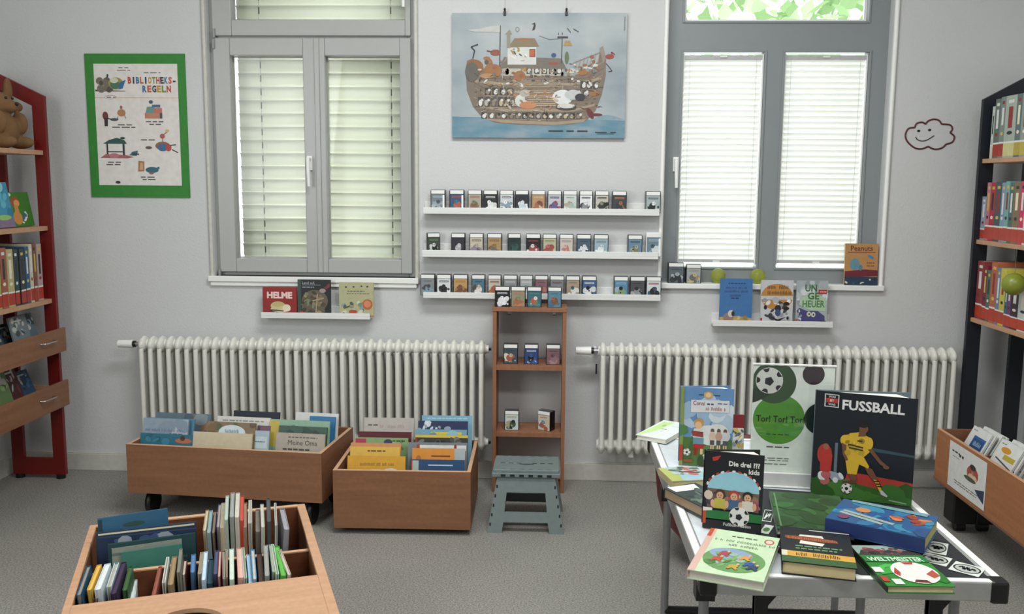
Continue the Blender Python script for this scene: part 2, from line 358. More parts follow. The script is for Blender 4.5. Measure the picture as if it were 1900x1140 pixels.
for i, (x0, x1) in enumerate(((a0, a1), (b0, b1))):
    p = thing('pleated_blind', 'white pleated blind on the %s pane of the right window' % ('left' if i == 0 else 'right'), 'blind', loc=((x0+x1)/2, Y2+.022, 0), group='pleated blinds in the right window')
    wd2 = (x1-x0)/2-.010; zb, zt2 = h0+.014, h1-.012; n = 36; m = MB(); vs = []; fs = []
    ya = [.010 if k % 2 else -.004 for k in range(2*n+1)]
    for k in range(2*n+1):
        zz = zb+.022+(zt2-.018-zb-.022)*k/(2*n); vs += [(-wd2, ya[k], zz), (wd2, ya[k], zz)]
    m.add(vs, [(2*k, 2*k+1, 2*k+3, 2*k+2) for k in range(2*n)], PLEAT); m.build('fabric', p)
    m = MB(); m.box((-wd2-.003, -.010, zt2-.020), (wd2+.003, .012, zt2), K('#b4b6b5', .4)); tr = m.build('top_rail', p, bevel=.002)
    m = MB(); m.box((-.017, -.016, zt2-.012), (.017, -.010, zt2-.004), WHITE); m.build('grip', tr)
    m = MB(); m.box((-wd2-.003, -.010, zb+.008), (wd2+.003, .012, zb+.024), K('#b4b6b5', .4)); br = m.build('bottom_rail', p, bevel=.002)
    m = MB(); m.box((-.017, -.016, zb+.010), (.017, -.010, zb+.018), WHITE); m.build('grip', br)
    for s in (-1, 1):
        m = MB(); m.box((s*(wd2+.002), -.012, zb), (s*(wd2+.008), .014, zt2+.006), WHITE); m.build('side_cord_rail', p)
        m = MB(); m.tube([(s*(wd2-.025), -.0065, zb+.02), (s*(wd2-.025), -.0065, zt2-.015)], .0008, K('#b9c4b8'), 5); m.build('cord', p)
# the tree outside the transom
tr = thing('tree', 'sunlit leafy green tree outside the top pane of the right window', 'tree', loc=(3.2, 8.6, 0))
m = MB(); m.tube([(0,0,-1), (.05,0,2), (-.3,.1,4), (-.5,0,5.5)], [.16,.14,.10,.05], K('#5b4a38'), 10); m.build('trunk', tr)
rr = random.Random(4)
for mat in (LEAF, LEAF2):
    m = MB()
    for i in range(1500):
        c = Vector((rr.uniform(-3.4, 1.2), rr.uniform(-.8, .8), rr.uniform(2.4, 6.0))); s = rr.uniform(.06, .14)
        R = Matrix.Rotation(rr.uniform(0, 6.28), 4, 'Z') @ Matrix.Rotation(rr.uniform(-1.2, 1.2), 4, 'X') @ Matrix.Rotation(rr.uniform(-1., 1.), 4, 'Y')
        m.add([(0,-s,0),(.35*s,-.4*s,.05*s),(.6*s,.05*s,0),(.3*s,.35*s,.04*s),(0,s,-.04*s),(-.3*s,.35*s,.04*s),(-.6*s,.05*s,0),(-.35*s,-.4*s,.05*s)], [(0,1,2,3,4,5,6,7)], mat, False, Matrix.Translation(c) @ R)
    o = m.build('foliage', tr); o['kind'] = 'stuff'
# ---------------------------------------------------------------- radiators
def section_mesh():
    m = MB(); zt, zb = .735, .185; r = .0125
    for y in (0, .085):
        pass
    path = [(0,0,zb+.03)] + [(0,0,z) for z in (.3,.5,zt-.075)] + [(0,.006,zt-.045), (0,.020,zt-.020), (0,.042,zt-.012), (0,.064,zt-.020), (0,.078,zt-.045), (0,.084,zt-.075), (0,.084,.5), (0,.084,.3), (0,.084,zb+.03), (0,.078,zb+.012), (0,.064,zb), (0,.042,zb-.003), (0,.020,zb), (0,.006,zb+.012), (0,0,zb+.03)]
    m.tube(path, r, RADW, 8, False)
    m.tube([(0,.042,zt-.02), (0,.042,zb+.01)], r, RADW, 8, False)
    for z in (zt-.045, zb+.03):
        m.tube([(-.0229,.042,z), (-.012,.042,z), (0,.042,z), (.012,.042,z), (.0229,.042,z)], [.024,.028,.034,.028,.024], RADW, 10)
        m.ball((0,.042,z), (.0215,.057,.040), RADW, 12, 8)
    return m
def radiator(label, x0, x1, n, y):
    r = thing('radiator', label, 'radiator', loc=(x0, y, 0), group='ribbed radiators under the windows')
    p = (x1-x0)/n; first = None
    for i in range(n):
        if first is None: first = o = section_mesh().build('rib', r)
        else: o = first.copy(); C.objects.link(o); o.parent = r
        o.location = (p*(i+.5), .013, 0)
    return r, p*n
rl, Lw = radiator('white ribbed radiator under the left window, behind the two wooden book crates', -2.058, -.312, 38, 4.405)
def thermo(par, x, s, z=.69, full=True):
    m = MB()
    if full:
        m.tube([(x-s*.035,.055,z), (x-s*.11,.055,z)], [.021,.019], WHITE, 14); m.build('thermostat_head', par)
        m = MB(); m.tube([(x-s*.022,.055,z), (x-s*.036,.055,z)], .016, BLACK, 12); m.tube([(x+s*.03,.055,z), (x-s*.022,.055,z)], .012, CHROME, 10); m.tube([(x-s*.012,.055,z), (x-s*.012,.15,z)], .009, WHITE, 10); m.build('valve', par)
    else:
        m.tube([(x+.0, .055,z), (x-s*.012,.055,z)], .020, WHITE, 12); m.tube([(x-s*.012,.055,z), (x-s*.024,.055,z)], [.008,.006], BLACK, 10); m.build('vent_plug', par)
thermo(rl, 0, 1); thermo(rl, Lw, -1, .69, False); thermo(rl, Lw, -1, .215, False)
rr_, Rw = radiator('white ribbed radiator under the right window, behind the football book table', .240, 1.968, 38, 4.405)
thermo(rr_, 0, 1); thermo(rr_, Rw, -1, .215, False)
m = MB(); m.box((-.012,.045,.575), (-.004,.052,.625), BLACK); m.build('meter', rr_)
for par, L in ((rl, Lw), (rr_, Rw)):
    for x in (L*.1, L*.9):
        m = MB(); m.box((x-.012,.06,.15), (x+.012,.155,.19), WHITE); m.build('wall_bracket', par)
# ---------------------------------------------------------------- wall ledges
def ledge(label, pl, pr, ytop, ybot, group=None):
    """white picture ledge on the wall; pixel ends of its front lip"""
    a, b = onY(pl[0], pl[1], 4.488), onY(pr[0], pr[1], 4.488); zt = (a.z+b.z)/2; h = a.z-onY(pl[0], pl[1]+(ybot-ytop), 4.488).z
    r = thing('picture_ledge', label, 'ledge', loc=(a.x, W, zt-h), group=group); L = b.x-a.x
    m = MB(); m.box((0,-.072,0), (L,0,.012), LEDGE); m.build('shelf_board', r, bevel=.0015)
    m = MB(); m.box((0,-.072,.012), (L,-.0655,h), LEDGE); m.build('front_lip', r, bevel=.0015)
    m = MB(); m.box((0,-.010,.012), (L,0,h+.028), LEDGE); m.build('back_rail', r, bevel=.0015)
    return a.x, b.x, zt-h+.012
g = 'white ledges between the windows'
L1 = ledge('topmost of the three long white ledges between the windows', (785,385.5), (1224,388), 385, 397, g)
L2 = ledge('middle one of the three long white ledges between the windows', (783,464.5), (1222,468), 464, 477, g)
L3 = ledge('lowest of the three long white ledges between the windows', (785,544), (1226,546), 543, 554, g)
LL = ledge('short white ledge holding three books under the left window', (484,580), (686,582), 580, 591)
LR = ledge('short white ledge holding three books under the right window', (1324,595), (1546,597), 595, 606)
# ---------------------------------------------------------------- narrow wooden shelf
ns = thing('narrow_shelf', 'narrow open beech shelf between the two radiators', 'shelf', loc=(-.273, 4.338, 0))
nw, nd, nh = .352, .195, .917
for x in (0, nw-.018):
    m = MB(); m.box((x, 0, 0), (x+.018, nd, nh-.020), NARROW); m.build('side_panel', ns, bevel=.001)
m = MB(); m.box((-.003, -.004, nh-.020), (nw+.003, nd, nh), NARROW); m.build('top_board', ns, bevel=.001)
NZ = []
for py in (679, 803):
    z = onY(975, py, 4.338).z; NZ.append(z)
    m = MB(); m.box((.018, .002, z-.024), (nw-.018, nd, z), NARROW); m.build('shelf_board', ns, bevel=.001)
m = MB(); m.box((.018, .002, .07), (nw-.018, nd, .094), NARROW); m.build('shelf_board', ns, bevel=.001)
m = MB(); m.box((.018, .02, 0), (nw-.018, .035, .07), NARROW); m.build('plinth', ns)
for px in (945, 1028):
    x = onY(px, 583, 4.5).x+.273; m = MB(); m.box((x-.007, nd-.03, nh-.06), (x+.007, nd-.026, nh-.020), WHITE); m.box((x-.007, nd-.03, nh-.06), (x+.007, nd, nh-.056), WHITE); m.build('bracket', ns)
# ---------------------------------------------------------------- folding step stool
GREY = K('#6d7978', .45); GREYD = K('#5e6a69', .5); DARK = K('#16191a', .6)
st = thing('step_stool', 'grey-green plastic folding step stool in front of the narrow shelf', 'stool', loc=(-.094, 3.95, 0))
ht = .272; tw, td = .143, .105                      # half widths of the tread at the top
m = MB(); m.box((-tw, -td, ht-.016), (tw, td, ht), GREY); m.box((-tw-.006, -td-.006, ht-.034), (tw+.006, td+.006, ht-.014), GREY); m.build('tread', st, bevel=.004)
tread = m = MB()
for i in range(7):
    if i == 3: continue
    x = -.105+.035*i; m.box((x-.010, -.012, ht+.0001), (x+.010, -.006, ht+.0008), DARK)
for i in range(6):
    x = -.100+.040*i; m.box((x-.011, -td+.006, ht+.0001), (x+.011, -td+.013, ht+.0008), GREYD); m.box((x-.010, -td-.0072, ht-.030), (x+.010, -td-.0060, ht-.020), DARK); m.box((x-.011, td-.012, ht+.0001), (x+.011, td-.006, ht+.0008), GREYD)
P = [(.034*math.cos(a), -.020-.010*math.sin(a)) for a in [math.pi*k/12 for k in range(13)]]
m.add([(x, y, ht+.0008) for x, y in P], [tuple(range(len(P)))[::-1]], DARK); m.build('grip_slot', st)
def leg_frame(s):
    """flat A-shaped leg plate with a window, splayed from the tread to the floor; s=-1 is the front"""
    zs_ = ht-.030; tf = lambda x, z, d: (x, s*((td-.012) + (.088-.0)*(1-z/zs_)*.55 + d), z)
    xw = lambda z: .125 + .042*(1-z/zs_); m = MB()
    def slab(pts):
        f = [tf(x, z, .006) for x, z in pts]; b = [tf(x, z, -.006) for x, z in pts]; n = len(pts)
        m.add(f+b, [tuple(range(n)), tuple(range(n, 2*n))[::-1]] + [(i, n+i, n+(i+1) % n, (i+1) % n) for i in range(n)], GREY)
    zt_, z1, z2, z3 = zs_, .172, .088, .046; i1, i2 = .084, .092
    slab([(-xw(z1), z1), (xw(z1), z1), (xw(zt_), zt_), (-xw(zt_), zt_)])
    for q in (-1, 1):
        slab([(q*xw(z2), z2), (q*xw(z1), z1), (q*i1, z1), (q*i2, z2)][::q])
        slab([(q*xw(0), 0), (q*xw(z3), z3), (q*.096, z3), (q*.104, 0)][::q])
    slab([(-xw(z3), z3), (xw(z3), z3), (xw(z2), z2), (-xw(z2), z2)])
    m.build('leg_frame', st)
    m = MB()
    for q in (-1, 1):
        for zz in (.03, .07, .11, .15, .19):
            x = xw(zz)-.008; m.box((q*x-.003, s*((td-.012)+.088*.55*(1-zz/zs_)+.0062), zz), (q*x+.003, s*((td-.012)+.088*.55*(1-zz/zs_)+.0068), zz+.014), DARK)
    m.build('hinge_slots', st)
leg_frame(-1); leg_frame(1)
for q in (-1, 1):
    m = MB(); zs_ = ht-.030
    for (y0, y1) in ((-1, 0), (0, 1)):
        top = [(q*.128, y0*(td-.016), zs_), (q*.128, y1*(td-.016), zs_)]; yb = td-.016+.040; bot = [(q*.156, y1*yb, .045), (q*.156, y0*yb, .045)]
        v = top+bot; v2 = [(x-q*.008, y, z) for x, y, z in v]
        m.add(v+v2, [(0,1,2,3), (7,6,5,4), (0,4,5,1), (1,5,6,2), (2,6,7,3), (3,7,4,0)], GREYD)
    m.build('folding_side', st)
# ---------------------------------------------------------------- book crates
def crate(label, loc, w, d, h, z0, mat_f, mat_s, rz=0, castors=(), group=None, dividers=(), foot=False, hole=True, t=.016):
    """open box: local x width, y depth (front at y=0), z0 underside height, h panel height"""
    r = thing('book_crate', label, 'crate', loc=loc, rz=rz, group=group)
    m = MB(); m.box((0,0,z0), (w,t,z0+h), mat_f); m.box((0,.0,z0+h), (w,t,z0+h+.001), BEECHE); m.build('front_panel', r, bevel=.0015)
    m = MB(); m.box((0,d-t,z0), (w,d,z0+h), mat_f); m.build('back_panel', r, bevel=.0015)
    for x in (0, w-t):
        m = MB(); m.box((x,t,z0), (x+t,d-t,z0+h), mat_s); m.box((x,t,z0+h), (x+t,d-t,z0+h+.001), BEECHE); m.build('side_panel', r, bevel=.0015)
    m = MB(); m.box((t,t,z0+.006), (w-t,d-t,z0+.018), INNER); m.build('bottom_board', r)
    for x in dividers:
        m = MB(); m.box((x-.005,t,z0+.018), (x+.005,d-t,z0+h*.8), mat_s); m.build('divider', r)
    for x, y in castors:
        m = MB(); m.box((x-.018,y-.018,z0-.010), (x+.018,y+.018,z0), CHROME); m.box((x-.012,y-.016,z0-.022), (x+.012,y+.016,z0-.010), CHROME); c = m.build('castor', r)
        m = MB(); rw = (z0-.010)/2; m.tube([(x-.012,y,rw), (x-.011,y,rw), (x+.011,y,rw), (x+.012,y,rw)], [rw*.85,rw,rw,rw*.85], BLACK, 18); m.build('wheel', c)
    return r
# low crate on castors, left
pa, pb = onZ(240,820,.342), onZ(610,843,.342); az = math.radians(-5.5); aw = (pb-pa).length-.04; pa = Vector((-.977, pb.y, 0)) - Vector((math.cos(az), math.sin(az), 0))*aw
crA = crate('wider low wooden book crate on black castors under the left radiator', (pa.x, pa.y, 0), aw, .445, .222, .120, BEECH, BEECHY, az, ((.07,.085), (aw-.07,.07), (.07,.36), (aw-.07,.36)))
MA = Matrix.Translation((pa.x, pa.y, 0)) @ Matrix.Rotation(az, 4, 'Z')
pa, pb = onZ(612,873,.284), onZ(868,877,.284); bz = math.atan2(pb.y-pa.y, pb.x-pa.x); bw = (pb-pa).length; pa.x += .012
crB = crate('smaller wooden book crate standing low on the floor beside the step stool', (pa.x, pa.y, 0), bw, .50, .256, .028, BEECH, BEECHY, bz, ((.06,.09), (bw-.06,.09), (.06,.42), (bw-.06,.42)), dividers=())
MBm = Matrix.Translation((pa.x, pa.y, 0)) @ Matrix.Rotation(bz, 4, 'Z')
# long crate of comics at the right edge
DX = 1.752; y0, y1 = 2.75, 4.10; zb, zt = .205, .424
crD = thing('book_crate', 'long wooden crate of white comic booklets at the right, a notice on its side', 'crate', loc=(DX, 0, 0)); t = .016; dw = .222
for x in (0, dw-t):
    m = MB(); m.box((x,y0,zb), (x+t,y1,zt), BEECHD if x else wood('crate_long_side', '#9c6540', '#ae744b', (14, 1, 14))); m.box((x,y0,zt), (x+t,y1,zt+.001), BEECHE); m.build('side_panel', crD, bevel=.0015)
for y in (y0, y1-t):
    m = MB(); m.box((t,y,zb), (dw-t,y+t,zt), BEECH); m.build('end_panel', crD, bevel=.0015)
m = MB(); m.box((-.004,y0,zb-.014), (dw,y1,zb), BEECHY); m.build('bottom_board', crD, bevel=.002)
m = MB(); m.box((t,3.845,zb), (dw-t,3.855,zt-.05), BEECHD); m.build('divider', crD)
for x, y in ((.062, 3.96), (.162, 3.96), (.062, 2.9), (.162, 2.9)):
    m = MB(); m.box((x-.05,y-.05,.045), (x+.05,y+.05,zb-.014), BLACK); f_ = m.build('foot', crD, bevel=.006); m = MB(); m.tube([(x-.02,y,.024), (x+.02,y,.024)], .024, BLACK, 14); m.build('wheel', f_)
q = [onX(x, y, DX-.002) for x, y in ((1762,817), (1831,858), (1826,949), (1759,900))]
y_a, y_b = (q[0].y+q[3].y)/2, (q[1].y+q[2].y)/2; z_a, z_b = (q[2].z+q[3].z)/2, (q[0].z+q[1].z)/2
nt_ = thing('notice', 'white paper notice with a small red picture hung on the comic crate', 'notice', loc=(DX-.0025, y_a, z_a))
m = MB(); wN, hN = abs(y_b-y_a), z_b-z_a; m.box((0,0,0), (.0012,-wN,hN), K('#dcdcd8')); A = Art(m, (0,0,0), (0,-1,0), (0,0,1), wN, hN)
A.words(3,.08,.30,.80,.035,'#2a2a2a').words(4,.28,.42,.76,.06,'#2a2a2a').words(5,.10,.30,.70,.012,'#555555').ell(.66,.58,.15,.17,'#a5503f').ell(.62,.50,.07,.07,'#d8b8a0').ell(.72,.50,.06,.07,'#d8b8a0').ell(.66,.72,.08,.06,'#30302e').ell(.60,.44,.16,.05,'#4c5a40').poly([(.74,.30),(.98,.40),(.98,.12),(.84,.20)],'#2b3a55').words(6,.18,.82,.20,.016,'#333333').words(7,.2,.8,.15,.016,'#333333').text('Ü',.66,.54,.08,'#f0e8e0','c')
m.build('sheet', nt_)
# ---------------------------------------------------------------- large trough in the left foreground
TZ = .45; O = onZ(563, 935, TZ); TA = math.radians(21); tw_, td_, tb_ = .625, .575, .95
MT = Matrix.Translation((O.x, O.y, 0)) @ Matrix.Rotation(TA, 4, 'Z')
trough = thing('book_trough', 'large wooden book trough at lower left, front board with a round hole', 'trough', MT); t = .028; Zb = .14
m = MB(); m.box((-.02,-td_-.02,Zb), (0,0,TZ-.012), BEECHD); m.box((-.022,-tb_,TZ-.012), (.004,.0,TZ), BEECHL); m.build('side_panel', trough, bevel=.002)
m = MB(); m.box((-tw_-.018,-td_-.02,Zb), (-tw_,0,TZ-.012), BEECHD); m.box((-tw_-.02,-tb_,TZ-.012), (-tw_,.0,TZ), BEECHL); m.build('side_panel', trough, bevel=.002)
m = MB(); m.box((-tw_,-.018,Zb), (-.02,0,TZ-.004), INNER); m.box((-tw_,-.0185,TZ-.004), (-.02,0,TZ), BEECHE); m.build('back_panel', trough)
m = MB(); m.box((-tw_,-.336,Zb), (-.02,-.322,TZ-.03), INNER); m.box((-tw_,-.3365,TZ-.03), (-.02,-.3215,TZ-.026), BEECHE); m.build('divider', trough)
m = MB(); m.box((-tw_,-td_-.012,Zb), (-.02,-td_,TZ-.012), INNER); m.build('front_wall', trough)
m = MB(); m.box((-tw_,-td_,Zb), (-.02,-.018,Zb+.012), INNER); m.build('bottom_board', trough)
# front board with a round hole cut through
hc = MT.inverted() @ onZ(346, 1160, TZ); hr = .088; x0, x1, yb0, yf = -tw_, -.022, -td_, -tb_
sq = []
NN = 64
for k in range(NN):
    a = 2*math.pi*k/NN; c, s = math.cos(a), math.sin(a)
    tx = ((x1 if c > 0 else x0)-hc.x)/c if abs(c) > 1e-6 else 1e9; ty = ((yb0 if s > 0 else yf)-hc.y)/s if abs(s) > 1e-6 else 1e9; tt = min(tx, ty)
    sq.append((hc.x+c*tt, hc.y+s*tt, c, s))
corn = [(x1,yb0), (x0,yb0), (x0,yf), (x1,yf)]
m = MB(); zt_, zb_ = TZ-.0005, TZ-.012
for k in range(NN):
    A_, B_ = sq[k], sq[(k+1) % NN]; extra = [c for c in corn if (abs(A_[0]-c[0]) < 1e-6 or abs(A_[1]-c[1]) < 1e-6) and (abs(B_[0]-c[0]) < 1e-6 or abs(B_[1]-c[1]) < 1e-6) and not ((abs(A_[0]-B_[0]) < 1e-6) or (abs(A_[1]-B_[1]) < 1e-6))]
    outer = [(A_[0],A_[1])] + extra + [(B_[0],B_[1])]; inner = [(hc.x+hr*B_[2], hc.y+hr*B_[3]), (hc.x+hr*A_[2], hc.y+hr*A_[3])]
    poly = outer+inner
    m.add([(x,y,zt_) for x,y in poly], [tuple(range(len(poly)))], BEECHL); m.add([(x,y,zb_) for x,y in poly], [tuple(range(len(poly)))[::-1]], BEECHL)
    m.add([(*inner[0],zt_), (*inner[1],zt_), (*inner[1],zb_), (*inner[0],zb_)], [(0,1,2,3)], BEECHE)
m.add([(x0,yb0,zt_), (x1,yb0,zt_), (x1,yb0,zb_), (x0,yb0,zb_)], [(0,1,2,3)], BEECHE); m.build('front_board', trough)
m = MB(); prof = [(hr-.004, -.10), (hr-.004, -.012), (hr+.006, -.012), (hr+.006, -.10), (.02, -.11)]
m.lathe([(hr-.003, -.013), (hr-.006, -.09), (hr-.03, -.11), (.001, -.112)], K('#101113', .22), 40, Matrix.Translation((hc.x, hc.y, TZ))); m.build('inset_bowl', trough)
for x, y in ((-.05,-.05), (-tw_+.03,-.05), (-.05,-tb_+.05), (-tw_+.03,-tb_+.05)):
    m = MB(); m.box((x-.02,y-.02,0), (x+.02,y+.02,Zb if y > -.5 else TZ-.012), BEECHD); m.build('leg', trough)
# ---------------------------------------------------------------- bookcases
def end_frame(par, Y, x0, x1, zl, zr, zi, mat, pw=.060, th=.022, zb=.02, rail=.085):
    """end of a bookcase: two posts, foot rail and a sloping gable; (x0, x1) outer width, zl/zr outer heights"""
    m = MB(); y0, y1 = Y-th, Y
    dz = (zr-zl)/(x1-x0)
    zat = lambda x: zl+dz*(x-x0)
    m.prism([(x0,zb), (x0+pw,zb), (x0+pw,zat(x0+pw)), (x0,zl)], 1, y0, y1, mat)
    m.prism([(x1-pw,zb), (x1,zb), (x1,zr), (x1-pw,zat(x1-pw))], 1, y0, y1, mat)
    m.prism([(x0+pw,zb), (x1-pw,zb), (x1-pw,zb+rail), (x0+pw,zb+rail)], 1, y0, y1, mat)
    g_ = .075; m.prism([(x0+pw,zat(x0+pw)-g_), (x1-pw,zat(x1-pw)-g_), (x1-pw,zat(x1-pw)), (x0+pw,zat(x0+pw))], 1, y0, y1, mat)
    m.build('end_frame', par, bevel=.002)
    for x in (x0+.03, x1-.03):
        m = MB(); m.tube([(x,Y-th/2,0), (x,Y-th/2,zb)], .022, BLACK, 12); m.build('foot', par)
bcL = thing('bookcase', 'red bookcase with sloping top against the left wall', 'bookcase', loc=(0,0,0))
for Y in (4.42, 3.42): end_frame(bcL, Y, -2.718, -2.446, 2.035, 1.905, 0, RED)
LS = {}
for k, py in (('a', 278), ('b', 422), ('c', 563)):
    z = onX(60, py, -2.46).z; LS[k] = z
    m = MB(); m.box((-2.712,3.42,z-.022), (-2.462,4.397,z), BEECHL); m.build('shelf_board', bcL, bevel=.0015)
for py0, py1 in ((608,650), (707,752)):
    z1 = onX(112, py0, -2.43).z; z0 = onX(118, py1, -2.43).z; x = -2.41
    bx = MB(); bx.box((x-.014,3.42,z0), (x,4.425 if False else 4.41,z1), BEECHY); d = bx.build('drawer_front', bcL, bevel=.0015); LS[py0] = (z0, z1)
    m = MB(); m.box((-2.70,3.43,z0+.004), (x-.014,4.392,z0+.014), BEECHL); m.box((-2.71,3.43,z0), (-2.70,4.392,z1-.02), BEECHL); m.box((-2.70,4.380,z0+.014), (x-.014,4.392,z1-.03), BEECHL); m.build('drawer_box', bcL)
    h = onX(86, (py0+py1)/2+ (0 if py0 == 608 else 12), x); m = MB(); yh = h.y; zh = (z0+z1)/2+.012
    m.tube([(x,yh-.055,zh), (x+.022,yh-.052,zh), (x+.026,yh-.045,zh), (x+.026,yh+.045,zh), (x+.022,yh+.052,zh), (x,yh+.055,zh)], .004, CHROME, 8); m.build('handle', d)
bcR = thing('bookcase', 'black bookcase with sloping top against the right wall', 'bookcase', loc=(0,0,0))
for Y in (4.42, 2.70): end_frame(bcR, Y, 1.984, 2.258, 1.905, 2.055, 0, NAVY, .066)
RS = {}
for k, py, px in (('a', 297, 1840), ('b', 451, 1835), ('c', 602, 1830)):
    z = onX(px, py-3, 1.99).z; RS[k] = z
    m = MB(); m.box((1.996,2.70,z-.020), (2.252,4.397,z), BEECHL); m.build('shelf_board', bcR, bevel=.0015)
# ---------------------------------------------------------------- folding table
TT = .70; tx0, tx1, ty0, ty1 = .322, .942, 1.822, 2.875
tb = thing('folding_table', 'folding table with silver rim and black corners carrying the football books', 'table', loc=((tx0+tx1)/2, (ty0+ty1)/2, 0))
hx, hy = (tx1-tx0)/2, (ty1-ty0)/2
m = MB(); m.box((-hx+.022,-hy+.022,TT-.022), (hx-.022,hy-.022,TT-.002), K('#c6ccd0', .3)); m.build('table_top', tb)
m = MB()
for s in (-1, 1):
    m.box((-hx+.03, s*hy, TT-.042), (hx-.03, s*(hy-.024), TT), ALU); m.box((s*hx, -hy+.03, TT-.042), (s*(hx-.024), hy-.03, TT), ALU)
m.build('rim', tb, bevel=.003)
m = MB()
for s in (-1, 1):
    m.box((-hx+.03, s*(hy-.002), TT-.001), (hx-.03, s*(hy-.018), TT+.0006), WHITE); m.box((s*(hx-.002), -hy+.03, TT-.001), (s*(hx-.018), hy-.03, TT+.0006), WHITE)
m.build('rim_edge', tb)
for sx in (-1, 1):
    for sy in (-1, 1):
        m = MB(); m.box((sx*(hx+.004), sy*(hy+.004), TT-.046), (sx*(hx-.032), sy*(hy-.034), TT+.002), BLACK); m.build('corner_cap', tb, bevel=.006)
for sx in (-1, 1):
    for sy in (-1, 1):
        xx, yy = sx*(hx-.045 if sx > 0 else hx+.014-.0), sy*(hy-.13)
        if sx < 0: xx = -hx+.016; yy = -hy+.68 if sy > 0 else -hy+.06
        m = MB(); m.tube([(xx,yy,0), (xx,yy,TT-.045)], .011, K('#8b8d8d', .4, .6), 12); lg = m.build('leg', tb)
        m = MB(); m.tube([(xx,yy,0), (xx,yy,.025)], .014, BLACK, 12); m.build('foot', lg)
        m = MB(); m.box((xx-.02,yy-.02,TT-.075), (xx+.02,yy+.02,TT-.04), BLACK); m.build('leg_bracket', lg)
for sx in (-.56, .62):
    m = MB(); m.box((hx*sx-.014,-hy+.05,TT-.14), (hx*sx+.014,-hy+.075,TT-.043), BLACK); m.prism([(hx*sx-.014,TT-.043), (hx*sx+.05,TT-.043), (hx*sx+.014,TT-.09), (hx*sx-.014,TT-.14)], 1, -hy+.055, -hy+.07, BLACK); m.build('folding_brace', tb)
for sx in (-.25, ):
    m = MB(); m.tube([(hx*.28,-hy+.20,.30), (hx*.28,-hy+.20,TT-.045)], .010, K('#8b8d8d', .4, .6), 10); m.build('inner_strut', tb)
m = MB(); m.tube([(-hx+.016,-hy+.68,.295), (hx-.045,-hy+.68,.295)], .012, BLACK, 10); m.build('cross_bar', tb)
# dark red tub chair half under the table
rc = thing('tub_seat', 'dark red rounded tub seat standing half under the table', 'seat', loc=(onY(1216, 885, 3.60).x+.30, 3.60, 0))
m = MB(); m.lathe([(.0,.0), (.12,.0), (.165,.05), (.21,.10), (.262,.16), (.289,.25), (.30,.36), (.297,.44), (.287,.445), (.279,.44), (.27,.35), (.22,.25), (.0,.22)], K('#5c1210', .5), 40); m.build('shell', rc)
m = MB(); m.lathe([(.0,.222), (.18,.23), (.22,.255), (.225,.28), (.18,.30), (.0,.305)], K('#6a1814', .8), 32); m.build('cushion', rc)
# ---------------------------------------------------------------- things on the wall
def board(name, label, cat, tl, tr, br, bl, th, col, Y=W, group=None):
    a = [onY(p[0], p[1], Y-th) for p in (tl, tr, br, bl)]
    x0 = (a[0].x+a[3].x)/2; x1 = (a[1].x+a[2].x)/2; z1 = (a[0].z+a[1].z)/2; z0 = (a[2].z+a[3].z)/2
    r = thing(name, label, cat, loc=(x0, Y-.0005, z0), group=group); return r, x1-x0, z1-z0
r, w_, h_ = board('poster', 'library rules poster on a green board to the left of the left window', 'poster', (160,100), (343,99), (352,367), (166,366), .006, None)
m = MB(); m.box((0,-.006,0), (w_,0,h_), K('#2b7d2a', .6)); m.build('backing_board', r)
m = MB(); pw, ph = w_*.835, h_*.845; ox, oz = w_*.088, h_*.085
m.box((ox,-.0075,oz), (ox+pw,-.006,oz+ph), K('#d9d5d0', .7)); A = Art(m, (ox,-.0075,oz), (1,0,0), (0,0,1), pw, ph, .000012)
D = '#23282c'
cs = ['#b03a34','#28303a','#2f6f9a','#c0563a','#243a4a','#b8892f','#6a8a3a']
for i, ch in enumerate('BIBLIOTHEKS-'): A.text(ch, .425+.0485*i, .842, .050, cs[i % 7], 'c', .043, .05)
for i, ch in enumerate('REGELN'): A.text(ch, .60+.058*i, .772, .050, cs[(i+2) % 7], 'c', .052, .05)
A.words(1,.30,.42,.965,.005,D).words(2,.28,.44,.945,.005,D).words(3,.60,.80,.925,.006,D)
A.rect(0,.722,1,.727,'#d8a888').ell(.19,.728,.075,.017,'#b08a7a').ell(.19,.728,.068,.013,'#dcd8d2').words(4,.14,.25,.724,.007,D)
A.poly([(.01,.775),(.37,.775),(.37,.78),(.01,.79)], '#3a3630').poly([(.05,.78),(.10,.87),(.16,.90),(.20,.87),(.22,.79)], '#5a544a').blobs(11, 10, (.03,.79,.2,.88), ['#6d655a','#4a443c','#8a7f6c'], .05)
A.ell(.26,.84,.09,.05,'#8f8a3a').ell(.25,.83,.06,.035,'#3f6a5a').poly([(.29,.79),(.34,.80),(.38,.87),(.31,.85)], '#2c5f8e').ell(.24,.865,.05,.022,'#c9c7b0').ell(.165,.905,.012,.012,D)
# six little scenes with their captions
A.ell(.115,.575,.035,.035,'#6a2f28').poly([(.10,.49),(.14,.49),(.145,.56),(.10,.56)], '#2b2624').line([(.14,.555),(.2,.545),(.27,.55)], .006, D).ell(.22,.545,.05,.012,'#3a4a4a').ell(.31,.60,.05,.03,'#a9774a').ell(.31,.645,.015,.015,'#8a5a4a').line([(.27,.57),(.25,.55)], .004, '#8a6a5a').line([(.34,.59),(.36,.555)], .004, '#8a6a5a').words(5,.26,.43,.498,.008,D).words(6,.19,.47,.478,.008,D)
A.rect(.59,.555,.78,.6,'#b57a63').rect(.68,.6,.80,.64,'#b5685a').poly([(.60,.6),(.70,.6),(.71,.655),(.62,.65)], '#5f8a86').rect(.68,.645,.78,.668,'#3f6a80').ell(.67,.69,.025,.015,'#3a4a5a').rect(.77,.555,.80,.6,'#2f4a5a').words(7,.6,.81,.525,.008,D).words(8,.64,.78,.503,.008,D)
